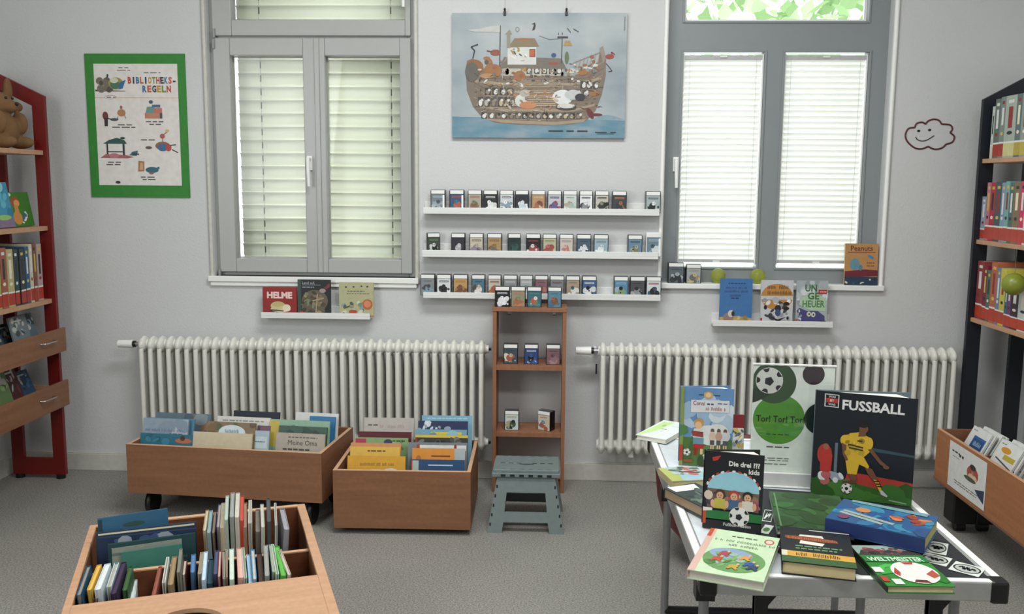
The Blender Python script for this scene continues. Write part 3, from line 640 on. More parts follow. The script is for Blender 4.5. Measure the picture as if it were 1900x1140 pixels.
A.poly([(.07,.345),(.36,.345),(.33,.375),(.24,.395),(.14,.375)], '#1f4a48').ell(.31,.392,.03,.01,'#1f4a48').rect(.11,.255,.13,.345,D).rect(.305,.245,.33,.345,D).rect(.11,.275,.33,.283,D).poly([(.03,.228),(.10,.26),(.36,.25),(.44,.235),(.36,.225)], '#9a5a5a').ell(.2,.247,.06,.02,'#b5707a').poly([(.38,.25),(.47,.245),(.49,.29),(.42,.28)], '#2f5f70').line([(.42,.262),(.5,.26)], .006, D).words(9,.12,.29,.188,.008,D).words(10,.10,.31,.168,.009,D)
A.ell(.79,.33,.09,.035,'#7a5a4a').ell(.79,.315,.06,.03,'#2f5f8a').ell(.86,.315,.035,.03,'#a93a34').ell(.62,.315,.04,.012,'#5a4a44').line([(.88,.335),(.95,.34)], .005, D).line([(.9,.30),(.97,.275)], .005, D).line([(.79,.36),(.80,.42),(.86,.45)], .005, '#9a6a5a').ell(.79,.41,.03,.02,'#a34f4a').ell(.85,.455,.025,.012,'#c9a86a').words(12,.53,.70,.375,.008,D)
A.poly([(.48,.115),(.555,.12),(.56,.20),(.49,.205)], '#9a6a4a').poly([(.50,.13),(.54,.13),(.54,.19),(.51,.19)], '#c59a6a').ell(.65,.13,.08,.025,'#1f5f6f').ell(.64,.105,.03,.012,'#7a5a5a').line([(.70,.14),(.74,.15)], .01, '#1f5f6f').words(13,.51,.70,.066,.008,D).words(14,.53,.69,.046,.008,D).ell(.23,.025,.03,.012,D)
m.build('sheet', r)
# painting of the ship on canvas, hung on two clips
r, w_, h_ = board('picture', 'large pale blue picture of a wooden ship hanging between the windows', 'picture', (840,23), (1164,25), (1158.5,258), (838,254), .02, None)
m = MB(); m.box((0,-.020,0), (w_,-.001,h_), K('#a9b6bc', .55)); A = Art(m, (0,-.020,0), (1,0,0), (0,0,1), w_, h_, .00001)
def skyn():
    k = 'watercolour_sky'
    mm, nt, b = newmat(k); n = noise(nt, 3.2, 4, (1, 1, 1.6)); rr2 = ramp(nt, n.outputs[0], [(.3, lin('#87929a')), (.52, lin('#9da6aa')), (.72, lin('#b3b7b8'))]); nt.links.new(rr2.outputs[0], b.inputs['Base Color']); b.inputs['Roughness'].default_value = .6; return mm
def sean():
    mm, nt, b = newmat('watercolour_sea'); n = noise(nt, 5, 4, (1, 1, 3)); rr2 = ramp(nt, n.outputs[0], [(.32, lin('#4c7d90')), (.5, lin('#66899a')), (.68, lin('#8799a2'))]); nt.links.new(rr2.outputs[0], b.inputs['Base Color']); b.inputs['Roughness'].default_value = .6; return mm
def mpoly(A, pts, mat): A.mb.add([A.pt(*p) for p in pts], [tuple(range(len(pts)))], mat); A.k += 1
mpoly(A, [(0,0),(1,0),(1,1),(0,1)], skyn())
mpoly(A, [(0,0),(1,0),(1,.145),(.8,.15),(.5,.16),(.2,.165),(0,.17)], sean())
A.poly([(.80,.145),(.86,.185),(.90,.19),(.95,.175),(1,.15)], '#7f95a0')
HB, HD, HL, WHT, BRN, ORG = '#776a5c', '#574d42', '#9c8b76', '#c9c8c2', '#8a6a4c', '#96683f'
hull = [(.085,.62),(.08,.50),(.085,.38),(.12,.25),(.17,.17),(.25,.12),(.40,.105),(.55,.10),(.70,.11),(.78,.14),(.83,.22),(.865,.35),(.885,.50),(.885,.64),(.85,.72),(.84,.62),(.78,.53),(.68,.50),(.30,.50),(.20,.52),(.16,.60),(.12,.64)]
A.poly(hull, HB)
for k in range(9): A.line([(.10+.004*k*k*.6, .60-.05*k),(.2,.53-.047*k),(.5,.505-.045*k),(.78,.53-.045*k),(.875-.003*k*k*.7,.62-.055*k)], .0022, HD if k % 2 else HL)
A.poly([(.13,.47),(.30,.445),(.70,.445),(.86,.49),(.86,.475),(.70,.425),(.30,.425),(.13,.45)], HL)
A.poly([(.14,.27),(.30,.235),(.70,.235),(.83,.28),(.82,.26),(.70,.215),(.30,.215),(.15,.25)], HL)
A.poly([(.17,.155),(.3,.12),(.6,.105),(.76,.13),(.78,.155),(.6,.13),(.3,.145)], HL)
# three decks of stalls with pale animals in them
rr = random.Random(8)
for row, (v0, v1, u0, u1, n) in enumerate(((.405,.345,.19,.36,4), (.33,.25,.15,.38,6), (.205,.155,.17,.76,15), (.46,.40,.74,.85,3), (.39,.34,.66,.80,3))):
    for i in range(n):
        a = u0+(u1-u0)*i/n; b = u0+(u1-u0)*(i+.82)/n
        A.rect(a, v1, b, v0, rr.choice(['#3b3a38','#4a4744','#56504a'])); A.ell((a+b)/2+rr.uniform(-.006,.006), v1+(v0-v1)*.4, (b-a)*.36, (v0-v1)*.33, rr.choice([WHT,'#a9a49a','#b7a488','#8a7a68','#d2d0ca']), 9); A.ell((a+b)/2+.008, v1+(v0-v1)*.68, .008, .012, rr.choice([WHT,'#8c8578','#2e2c2a']), 8)
for i in range(7): A.rect(.37+.002*i, .40+.012*i, .64-.004*i, .405+.012*i, rr.choice([HL,'#b0a28c','#8d7d68']))
for i in range(9): A.rect(.36, .26+.015*i, .60, .268+.015*i, rr.choice(['#9c8a72','#b39a80','#a9805c','#b7a690']))
A.ell(.40,.30,.035,.05,WHT).ell(.44,.265,.05,.03,'#b9805c').ell(.42,.36,.03,.03,'#a9a59c').ell(.64,.33,.06,.06,'#d2d3d2').ell(.70,.35,.05,.04,'#b9bcbc').ell(.66,.25,.06,.028,'#3f3f40').ell(.66,.26,.05,.02,WHT).ell(.74,.33,.03,.03,'#34343a').ell(.82,.36,.03,.02,ORG)
# deck house, roofs, bridge, animals on deck
A.poly([(.30,.50),(.64,.50),(.64,.58),(.30,.58)], '#b3aea2')
for i in range(5): A.rect(.43+.043*i, .515, .462+.043*i, .57, '#3f3d3c'); A.ell(.446+.043*i, .54, .012, .02, WHT, 8)
A.poly([(.27,.56),(.66,.555),(.63,.64),(.50,.645),(.30,.65)], '#6f675e').poly([(.29,.60),(.33,.68),(.31,.62)], '#8a7f72')
A.rect(.32,.59,.485,.73,'#c9c9c4').rect(.445,.65,.48,.715,'#8a4a34').rect(.448,.66,.472,.705,'#b0603c').blobs(21, 14, (.34,.61,.43,.72), ['#4a4a48','#8f8f88','#dcdcd8','#9a8a4a'], .014)
A.poly([(.32,.725),(.50,.735),(.475,.80),(.36,.80)], '#80715a').ell(.41,.79,.05,.012,ORG).rect(.315,.72,.335,.84,'#8c8476').poly([(.305,.83),(.345,.83),(.33,.87)], '#8c8476')
A.line([(.275,.55),(.277,.90)], .005, '#3a3836').poly([(.08,.865),(.16,.875),(.22,.895),(.275,.90),(.275,.845),(.2,.85),(.13,.85)], '#b6b9b4').line([(.63,.60),(.632,.80)], .004, '#3a3836').rect(.605,.80,.665,.815,'#2c2b2a').rect(.608,.826,.612,.845,'#2c2b2a').rect(.63,.826,.634,.845,'#2c2b2a')
A.ell(.235,.54,.055,.055,ORG).ell(.215,.60,.02,.045,ORG,12,.3).ell(.20,.64,.02,.015,ORG).ell(.13,.57,.05,.06,'#8a5a34').ell(.115,.53,.04,.08,'#5f5a54').line([(.12,.64),(.13,.70),(.11,.73),(.15,.75)], .006, '#2e2d2c').ell(.25,.685,.03,.025,'#8a4f3a').line([(.23,.69),(.20,.70)], .006, '#4a3a34')
A.ell(.39,.50,.035,.04,ORG).ell(.20,.50,.04,.02,'#a9825a').ell(.66,.645,.012,.05,'#5f6a44').poly([(.64,.74),(.69,.74),(.675,.78),(.65,.78)], '#a3854f').ell(.585,.665,.014,.018,'#2c4a6a').ell(.585,.60,.03,.012,'#8f4a3a')
A.poly([(.46,.86),(.47,.91),(.455,.91),(.475,.925),(.48,.90),(.475,.87)], '#232323').ell(.375,.87,.012,.02,'#8c8476').ell(.375,.87,.007,.012,'#a3b0b6')
A.poly([(.845,.72),(.865,.74),(.885,.64),(.87,.60),(.855,.66)], '#8a7f70').ell(.905,.655,.025,.02,'#9a4034').line([(.89,.64),(.92,.66),(.915,.69),(.935,.67)], .005, '#8a3a30').line([(.885,.6),(.91,.56),(.92,.54),(.90,.535)], .004, '#3a3836').ell(.80,.20,.015,.05,'#6a2f34',12,.5).ell(.83,.19,.04,.012,'#6a2f34')
for i in range(7): A.line([(.70+.022*i, .52+.006*i), (.715+.022*i, .61+.012*i)], .004, HL); A.line([(.695+.022*i, .60+.012*i), (.72+.022*i, .62+.012*i)], .004, '#8a8070')
A.ell(.75,.53,.03,.025,ORG).ell(.69,.54,.04,.02,'#b9bab8').blobs(31, 26, (.68,.53,.84,.6), [HL,'#c9c8c2','#6a6258',ORG,'#8a8f94'], .014).blobs(32, 40, (.16,.42,.82,.48), [HL,WHT,'#4a4540','#9a7a54','#6f6658'], .014).blobs(33, 30, (.30,.24,.62,.40), ['#b7a690','#c2ab8e','#a87a5a','#8c8070'], .014)
A.line([(.50,.82),(.56,.79),(.63,.80)], .002, '#6f7a80').line([(.66,.88),(.68,.845)], .003, '#232323').line([(.695,.875),(.725,.85)], .003, '#232323').words(42,.56,.82,.052,.010,'#2b3438').rect(.84,.035,.94,.038,'#26302f').rect(.985,.86,.988,.97,'#4a5050').words(41,.83,.95,.045,.006,'#2f3a3c')
rk = random.Random(77)
for i in range(170):                      # pen strokes and small figures all over the hull
    u = rk.uniform(.12, .86); lo = .13+.9*abs(u-.5)**2.2; v = rk.uniform(lo, .52); L = rk.uniform(.008, .03); a_ = rk.choice([0, 0, .3, 1.5, -.4])
    A.line([(u, v), (u+L*math.cos(a_), v+L*math.sin(a_)*1.3)], .0016, rk.choice(['#3f3831','#4a4038','#2c2826','#cfc9bc','#6a5a48'])); A.k -= 1
A.k += 1
for i in range(46):
    u = rk.uniform(.14, .84); v = rk.uniform(.50, .66 if u < .3 or u > .66 else .56)
    A.ell(u, v, rk.uniform(.005, .014), rk.uniform(.006, .018), rk.choice(['#8a7458','#a8793f','#5a5148','#b9b4a8','#6a6f6a','#8f5a44']), 8); A.k -= 1
A.k += 1
m.build('canvas', r)
for px in (937, 1051):
    x = onY(px, 25, W).x; hk = thing('picture_hook', 'small black hook and cord holding the ship picture, %s of the two' % ('left' if px < 1000 else 'right'), 'hook', loc=(x, W-.021, onY(px, 25, W).z), group='hooks above the ship picture')
    m = MB(); m.box((-.006,-.006,-.014), (.006,0,.006), BLACK); m.ball((0,-.004,.014), (.006,.006,.008), BLACK, 8, 6); m.box((-.004,-.002,.004), (.004,.0205,.010), BLACK); m.build('clip', hk, bevel=.001)
    m = MB(); m.tube([(0,.015,.01), (0,.0185,.9)], .0007, K('#c9cccb'), 5); m.build('cord', hk)
# smiling cloud outline on the wall
a = [onY(p[0], p[1], W) for p in ((1678,220), (1771,279))]; cw, ch = a[1].x-a[0].x, a[0].z-a[1].z
cl = thing('wall_drawing', 'dark red outline of a smiling cloud on the wall beside the right window', 'drawing', loc=(a[0].x, W, a[1].z))
Z = 3.5625
def cp(x, y): px, py = 1660+x/Z, 140+y/Z; q = onY(px, py, W); return (q.x-a[0].x, -.0012, q.z-a[1].z)
def arc(pts, n=6):
    out = []
    P = [pts[0]]+pts+[pts[-1]]
    for i in range(1, len(P)-2):
        for k in range(n):
            t = k/n; q = []
            for c in (0, 1):
                p0, p1, p2, p3 = (P[i+j][c] for j in (-1, 0, 1, 2)); q.append(.5*(2*p1+(p2-p0)*t+(2*p0-5*p1+4*p2-p3)*t*t+(3*p1-p0-3*p2+p3)*t**3))
            out.append(tuple(q))
    return out+[pts[-1]]
lob = [[(131,345),(90,352),(70,395),(85,440),(130,478),(175,486),(220,470)], [(220,470),(262,488),(310,480),(338,455)], [(338,455),(380,440),(393,405),(365,378)], [(365,378),(380,355),(365,328),(310,322)], [(310,322),(290,297),(255,290),(220,302),(203,322)], [(203,322),(180,310),(145,318),(131,345)]]
CRED = K('#5a2a2a', .6); m = MB()
for l in lob: m.tube([cp(*p) for p in arc(l)], .0042, CRED, 6)
m.build('outline', cl)
for x, y in ((158,367), (230,361)):
    c = cp(x, y); m = MB(); m.ball(c, (.008,.0015,.006), K('#241c1c'), 10, 6); m.build('eye', cl)
m = MB(); m.tube([cp(*p) for p in arc([(138,407),(150,425),(180,434),(215,426),(260,398)])], .0022, K('#2c2222'), 6); m.build('mouth', cl)
# ---------------------------------------------------------------- figure boxes
def figure_box(label, x, y, z, w, h, d, cols, group, seed, rz=0, case=CASE, lid=WHITE, strip=False):
    def dull(h):
        q = [int(h[i:i+2], 16) for i in (1, 3, 5)]; g_ = sum(q)/3; return '#%02x%02x%02x' % tuple(int(g_+(v-g_)*.72) for v in q)
    cols = [dull(c) for c in cols]
    r = thing('figure_box', label, 'box', loc=(x, y, z), rz=rz, group=group)
    lh = h*.17; c = d*.5
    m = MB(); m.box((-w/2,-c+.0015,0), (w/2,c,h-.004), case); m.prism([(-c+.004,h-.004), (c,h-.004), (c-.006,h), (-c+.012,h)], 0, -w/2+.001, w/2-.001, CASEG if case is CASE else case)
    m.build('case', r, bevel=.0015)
    m = MB(); m.box((-w/2+.0035,-c-.0012,h-lh-.002), (w/2-.0035,-c+.003,h-.0025), lid); m.build('lid_flap', r, bevel=.0008)
    m = MB(); x0 = -w/2+.0035; cw_ = w-.007; chh = h-lh-.006; m.box((x0,-c,.002), (x0+cw_,-c+.0016,.002+chh), K(cols[0]))
    A = Art(m, (x0,-c,.002), (1,0,0), (0,0,1), cw_, chh, .00004); rd = random.Random(seed)
    k = len(cols)
    if k > 1:
        for i in range(5): A.ell(rd.uniform(.15,.85), rd.uniform(.1,.5), rd.uniform(.1,.3), rd.uniform(.06,.2), rd.choice(cols[1:]), 10, rd.uniform(-.6,.6))
        A.ell(.5+rd.uniform(-.1,.1), .38, .24, .22, cols[1], 14); A.ell(.5+rd.uniform(-.12,.12), .55, .15, .12, cols[min(2,k-1)], 12); A.ell(.42,.57,.03,.03,'#1c1c1e',8).ell(.58,.57,.03,.03,'#1c1c1e',8)
        A.blobs(seed+9, 5, (.1,.08,.9,.4), cols[1:], .09)
        if rd.random() < .6: A.rect(.14,.80,.86,.90,cols[-1]); A.words(seed,.18,.82,.825,.035,cols[0])
        else: A.words(seed,.2,.8,.84,.03,'#2a2a2c')
    if strip: A.rect(.86,0,1,.95,'#e8ecec')
    m.build('card', r); return r
def row(pairs, zf, Y, px_top, group, where, descs, seed, up=0):
    n = len(pairs)
    for i, ((p0, p1), (d, cols, *ex)) in enumerate(zip(pairs, descs)):
        pm = (p0+p1)/2; y = Y-.026; a, b = onY(p0, px_top, y-.025), onY(p1, px_top, y-.025); w = b.x-a.x
        ex = ex[0] if ex else {}
        w = min(w, .080); h = ex.get('h', .106)
        figure_box('figure box, %s, %s from left %s' % (d, ordn(i), where), (a.x+b.x)/2, y, zf, w*(.9 if ex.get('rz') else 1), h, .034 if ex.get('rz') else .05, cols, group, seed+i, ex.get('rz', 0), ex.get('case', CASE), WHITE, ex.get('strip', False))
Rr = [(799,826),(834,861),(868,894),(897,923),(927,953),(956,981),(986,1012),(1016,1042),(1045,1071),(1075,1100),(1104,1130),(1136,1163),(1198,1226)]
Dr = [('streaky grey-blue card',['#6f8088','#8fa3ab','#4a5860','#9fb4bc'],{'strip':1}),('blue card with red writing',['#2c527c','#c25a3c','#3f6f9c','#b04a4a'],{'strip':1}),('cream card showing a brown animal',['#a9a08a','#8a5a3c','#6f8a5a','#b05a4a']),('white figure on a black card',['#26282a','#dcdcda','#e4e4e2','#c9c9c7']),('white and pale blue card',['#c3cdd2','#7f9aac','#e0e4e4','#8a3c30']),('pale blue dome on a black card',['#2a3038','#c3d2da','#d2dee2','#b5c9d2']),('orange-brown card',['#c08a54','#b0643c','#8a4a34','#d2b48c']),('white card with purple figures',['#b9bcc6','#5a5a9a','#a34f5a','#3a3f5a']),('pale green card',['#c2cec6','#a3bcb0','#b7a68c','#8fa6a0']),('white card with small grey figures',['#dcdce0','#8c8c94','#e6e6e8','#4a4a52'],{'strip':1}),('beige card with black spots',['#bfbaa6','#3a3c3a','#8c8a70','#2a2c2c']),('dark card with an orange stripe',['#3a4248','#2c3a44','#b0643c','#c2744a']),('black and white card',['#9fb0b2','#26302f','#dce4e4','#3a4446'])]
row(Rr, L1[2], W-.0125, 370, 'figure boxes on the topmost long ledge', 'on topmost long ledge', Dr, 100)
Rm = [(789,816),(837,863),(871,897),(904,931),(940,967),(976,1003),(1007,1033),(1038,1064),(1070,1097),(1102,1129),(1165,1192),(1199,1227)]
Dm = [('green card with a ball, turned',['#3c4a3c','#20261f','#c9cfc9','#5f8a4a'],{'rz':.3}),('silver figure on a dark purple card',['#2e2a36','#a3a3a6','#c9c9cb','#3c3a44']),('cream card with a purple figure',['#c3b79c','#8a7a94','#b7a88a','#5f5060']),('tan card showing a grey car',['#b38a50','#6f6a64','#a3743c','#8a4f3c']),('very dark green card',['#1f3a36','#2f5a50','#2a4a4a','#16302c'],{'rz':.12}),('red figure on a black card',['#162422','#a34244','#d8c9c2','#8a2f34']),('yellow-green card with a red figure',['#b7b58a','#a34a3c','#c95a6a','#8a8a54']),('pinkish white card',['#c9bcae','#c2746a','#d8a69a','#8a8a94']),('dark blue card with a white shape',['#3f5a72','#c9d2d8','#dce0e2','#26323c']),('light blue card with a white figure',['#8fb0c3','#dce4e4','#c9d8da','#6f8a54']),('blue card with olive ground',['#5f86a6','#7f7f5a','#a3a68c','#3a4a54']),('grey-blue card in an all-white case',['#5f8496','#c9d4d6','#3f5a66','#a3b8be'],{'case':WHITE,'h':.118,'strip':1})]
row(Rm, L2[2], W-.0125, 450, 'figure boxes on the middle long ledge', 'on middle long ledge', Dm, 200)
Rl = [(780,807),(810,837),(841,868),(875,900),(905,930),(934,960),(964,989),(992,1017),(1020,1047),(1050,1076),(1080,1107),(1139,1166),(1169,1197),(1199,1227)]
Dl = [('grey card with a blue base',['#7f868a','#6f94ac','#4a4e52','#6f9cb7']),('black and white card',['#d2d8da','#1c1e20','#2a2c2e','#3a3c3e']),('orange card showing two brown faces',['#c9964c','#7a4a2c','#8a5530','#b0743c']),('teal card with a white figure',['#3f7488','#d8d8cf','#c9b89a','#5a442f']),('cream card with an orange-red title',['#c3b8a4','#b05a34','#c2683c','#8a4a34']),('grey card, half hidden',['#8a8f90','#a3a8a8','#6f7476','#b7baba']),('pale grey card, half hidden',['#a3aaac','#b7bcbc','#7f8688','#c9cccc']),('dark pink card, half hidden',['#8a5a62','#a34f4a','#5a3c44','#c2746a']),('grey card with a white arc',['#7f8486','#dcdcda','#a3a6a6','#6a4a44']),('tan card with white figures',['#a8937a','#dcdcd4','#3f6a6a','#b0905c']),('blue card with a pied figure',['#2f5f96','#dcdcda','#1c1e22','#c9cfd2']),('bright blue card with green ground',['#4a86b0','#7fa06a','#20262a','#8fb0c3']),('dark grey streaky card',['#4a4e50','#8a8f8f','#2c3032','#a3a8a8']),('white card with black figures',['#c9d2d4','#26282a','#3f5a72','#a33a3c'])]
row(Rl, L3[2], W-.0125, 530, 'figure boxes on the lowest long ledge', 'on lowest long ledge', Dl, 300)
def boxes(pairs, zf, Y, descs, where, group, seed):
    for i, ((p0, p1), (d, cols, *ex)) in enumerate(zip(pairs, descs)):
        ex = ex[0] if ex else {}; py = ex['py']; a, b = onY(p0, py, Y), onY(p1, py, Y)
        figure_box('figure box with %s, %s' % (d, where), (a.x+b.x)/2, Y+ex.get('d', .05)/2, zf, min(b.x-a.x, .078), ex.get('h', .098), ex.get('d', .05), cols, group, seed+i, ex.get('rz', 0))
boxes([(918,946),(948,975),(978,1005),(1016,1042)], nh, 4.352, [('white moon figure on a black card',['#14171c','#dcdce0','#e6e6ea','#c9c9d0'],{'py':550}),('streaky orange and green card',['#8f8a6a','#b0643c','#7f9a5a','#c2744a'],{'py':550}),('teal card with a red melon shape',['#2f6a78','#c2543c','#e0d8cc','#3f8a7a'],{'py':550}),('blue card with a brown bear shape',['#4a84a0','#8a4f2c','#a3643c','#3f6f8a'],{'py':550})], 'on top of the narrow shelf', 'figure boxes on top of the narrow shelf', 400)
boxes([(934,961),(973,999),(1013,1040)], NZ[0], 4.375, [('red and blue card',['#3a4a5a','#b0543c','#c9b48c','#d8d0b0'],{'py':655}),('dark blue card',['#1f3f86','#141414','#2c54a0','#b7c2c2'],{'py':655}),('mauve card',['#7d5560','#8f6470','#6a444e','#a37a84'],{'py':652})], 'on upper board of the narrow shelf', 'figure boxes on the upper board of the narrow shelf', 420)
boxes([(936,963),(1000,1027)], NZ[1], 4.375, [('pale card showing a green figure',['#c3d2d2','#3f5f44','#2a3430','#b0a47a'],{'py':780}),('cream card, turned sideways',['#c9bca3','#b0543c','#6f94ac','#e0dcd0'],{'py':780,'rz':-.5})], 'on lower board of the narrow shelf', 'figure boxes on the lower board of the narrow shelf', 440)
boxes([(1239,1270),(1273,1301)], zs, 4.542, [('dark grey card',['#5a6670','#2c3238','#a3b0b8','#3f4a52'],{'py':510,'h':.102,'d':.044}),('pale yellow and grey card',['#9aa3a3','#6a6a62','#c9b47a','#a3885a'],{'py':510,'h':.095,'d':.044})], 'on right window sill', 'figure boxes on the right window sill', 460)
# two glass balls on the sill
for i, px in enumerate((1333, 1407)):
    p = onY(px, 519, 4.56); r_ = .037; g_ = thing('glass_ball', 'yellow-green clear ball on the right window sill, the %s one' % ('left' if i == 0 else 'right'), 'ball', loc=(p.x, 4.574, zs), group='yellow-green balls on the sill')
    m, nt, b = newmat('yellow_green_glass'); b.inputs['Base Color'].default_value = lin('#d9e07a'); b.inputs['Transmission Weight'].default_value = .75; b.inputs['Roughness'].default_value = .05; b.inputs['IOR'].default_value = 1.2
    q = MB(); q.ball((0,0,r_), r_, m, 24, 16); q.build('ball', g_)
    q = MB(); q.lathe([(.012,0), (.012,.002), (.0,.002)], K('#b9c060'), 14); q.build('foot', g_)
# ---------------------------------------------------------------- book helpers
Z3 = Vector((0, 0, 1))
def lean_book(label, px0, px1, ytop, Yt, zb, t, lean, col, art=None, group=None, spine=None, az=0, cat='book', page=None, inside=None):
    """book standing face on, leaning back; its top edge is measured at depth Yt, its foot stands at height zb"""
    p = onY(px0, ytop, Yt); q = onY(px1, ytop, Yt); l = math.radians(lean); hh = (p.z-zb)/math.cos(l); X = Vector((math.cos(az), math.sin(az), 0))
    B = Vector((-math.sin(az), math.cos(az), 0)); Zd = Z3*math.cos(l)+B*math.sin(l); O = p-Zd*hh; wv = q.x-p.x
    if inside:                      # keep it between the side panels of its crate
        Mi, lo, hi = inside; u = (Mi.inverted() @ O).x; wv = min(wv, hi-lo); du = max(lo-u, 0)+min(hi-wv-u, 0); O = O+X*du
    return book('book', label, cat, frame(O, X, Zd), wv, hh, t, col, art, group, spine, page)
def edge_book(label, far, near, zt, h, t, lean, col, group, spine=None, page=None, art=None, mn=None, yr=None):
    """book standing edge on: its top edge runs from pixel far to pixel near at height zt"""
    P = onZ(far[0], far[1], zt); Q = onZ(near[0], near[1], zt); 
    if yr:
        Pl, Ql = MT.inverted() @ P, MT.inverted() @ Q; f0 = lambda y: (y-Pl.y)/(Ql.y-Pl.y); ta = max(0, f0(yr[0])); tb_2 = min(1, f0(yr[1])); P, Q = P+(Q-P)*ta, P+(Q-P)*tb_2
        mnx = min((MT.inverted() @ P).x, (MT.inverted() @ Q).x); sh_ = max(0, -tw_+(mn or .004)-mnx); P, Q = (v+MT.to_3x3() @ Vector((sh_, 0, 0)) for v in (P, Q))
    X = (Q-P).normalized(); l = math.radians(lean*.4); side = Z3.cross(X)
    Zd = Z3*math.cos(l)+side*math.sin(l); O = P-Zd*h; w = (Q-P).length
    w = min(w, .215)
    return book('book', label, 'book', frame(O, X, Zd), w, h, t, col, art, group, spine, page, bt=.0018)
def flat_book(label, TL, TR, BR, BL, zt, t, col, art=None, group=None, spine=None, page=None, name='book', cat='book'):
    """book lying on its back; pixel corners of its front cover at height zt"""
    a, b, c, d = (onZ(p[0], p[1], zt) for p in (TL, TR, BR, BL)); X = ((b-a)+(c-d)).normalized(); w = ((b-a).length+(c-d).length)/2; h = ((a-d).length+(b-c).length)/2
    ctr = (a+b+c+d)/4; U = Z3.cross(X); 
    if U.dot(a-d) < 0: U = -U
    O = ctr-X*w/2-U*h/2
    M = Matrix(((X.x,0,U.x,O.x),(X.y,0,U.y,O.y),(0,-1,0,O.z),(0,0,0,1)))    # local -y (front cover) looks up
    return book(name, label, cat, M, w, h, t, col, art, group, spine, page)
# ---------------------------------------------------------------- books on the short ledges and the sill
def a_helme(A):
    A.poly([(0,0),(1,0),(1,1),(0,1)], '#8a1a16').text('HELME', .5, .62, .21, '#e6c9c2', 'c', .82, .05)
    A.ell(.52,.22,.30,.10,'#d8cfae').ell(.45,.34,.22,.16,'#c9bd8a').ell(.45,.40,.19,.09,'#b7ab72').ell(.70,.27,.12,.13,'#dcd4b4').poly([(.22,.22),(.62,.18),(.6,.14),(.2,.17)], '#3a2a20').ell(.35,.08,.16,.06,'#1e1a1a').ell(.36,.09,.05,.03,'#c9c9c0')
def a_land(A):
    A.poly([(0,0),(1,0),(1,1),(0,1)], '#15191e').rect(0,0,.1,1,'#2f4a40').text('Land auf,', .14, .88, .07, '#a9b0b4', 'l', .5).rect(.14,.85,.7,.86,'#8a9298').words(2,.14,.5,.78,.025,'#8a9298').ell(.52,.42,.40,.30,'#5f5644').rect(.12,.03,.82,.42,'#5f5644').blobs(6,34,(.14,.05,.85,.65),['#7a6d52','#4a4234','#8f7f5f','#3a352c','#6f7a60'],.08).line([(.45,.42),(.8,.5)], .006,'#a3926a').line([(.55,.1),(.6,.6)], .006,'#a3926a').poly([(.8,.78),(.98,.92),(.98,.8),(.88,.74)], '#6a2f34').ell(.76,.70,.10,.06,'#9a8a86').ell(.12,.06,.08,.07,'#a3302a')
def a_fest(A):
    A.poly([(0,0),(1,0),(1,1),(0,1)], '#aba983'); 
    for u, v in ((.2,.86),(.42,.87),(.65,.89),(.82,.88)): A.ell(u, v, .03, .025, '#2f3426', 8)
    A.words(3,.24,.74,.73,.02,'#3a3f30').words(4,.22,.88,.66,.02,'#4a4f3c').blobs(9,26,(.12,.05,.75,.42),['#c9c9b0','#6f8a6a','#8a94a0','#a3a06a','#4a5a4a','#b7a88a'],.09).circ(.82,.36,.15,'#b0603a').circ(.82,.37,.10,'#c9825a').ell(.40,.14,.12,.06,'#a8442c').rect(0,0,1,.03,'#b05a3a')
lz = LL[2]+.0012
lean_book('small dark red book reading HELME on the ledge under the left window', 487, 550, 533, 4.5027, lz, .011, 1.5, '#8a1a16', a_helme, 'books on the left short ledge', '#d8d0c8')
lean_book('tall dark book showing a brown map-like picture on the left short ledge', 552, 613, 519, 4.5027, lz, .011, 1.5, '#15191e', a_land, 'books on the left short ledge', '#2f4a40')
lean_book('pale olive book with an orange disc on the left short ledge', 629, 693, 524, 4.5027, lz, .011, 1.5, '#aba983', a_fest, 'books on the left short ledge')
def a_blue(A):
    A.poly([(0,0),(1,0),(1,1),(0,1)], '#3f6ea3').words(1,.25,.78,.88,.025,'#23406a').glyphs(11,.18,.82,.77,.05,'#3c3560').glyphs(12,.14,.86,.69,.05,'#33325a').glyphs(13,.32,.66,.60,.05,'#3c3560').words(2,.35,.62,.55,.03,'#2a3a6a')
    A.poly([(0,0),(1,0),(1,.12),(.55,.17),(0,.14)], '#b09a5f').ell(.28,.14,.17,.10,'#8a7a70').ell(.36,.22,.10,.08,'#c9c4bc').ell(.42,.22,.05,.06,'#3a3432').ell(.28,.05,.2,.05,'#a3624f').blobs(3,10,(.5,.02,.95,.13),['#a38f52','#c2b07a','#8a7a44'],.07)
def a_krit(A):
    A.poly([(0,0),(1,0),(1,1),(0,1)], '#bfc0c2').ell(.5,.62,.5,.30,'#b5803f').rect(0,.56,1,.64,'#bfc0c2').glyphs(14,.2,.86,.80,.085,'#3a2c20').glyphs(15,.14,.9,.67,.085,'#2a231c')
    A.blobs(5,30,(.08,.05,.92,.55),['#d2d4d6','#8f9296','#3a3c40','#a9acb0','#e0e0e0'],.09).ell(.54,.36,.10,.08,'#26262a').ell(.54,.26,.09,.08,'#3a4f72').ell(.80,.47,.09,.04,'#1c1c1e').ell(.80,.36,.09,.04,'#1c1c1e').poly([(.3,.17),(.55,.11),(.8,.17),(.55,.05)], '#1a1a1c').ell(.15,.38,.05,.05,'#1c1c1e').ell(.85,.14,.04,.04,'#2a2a2c').rect(0,.05,.06,.14,'#a3402a')
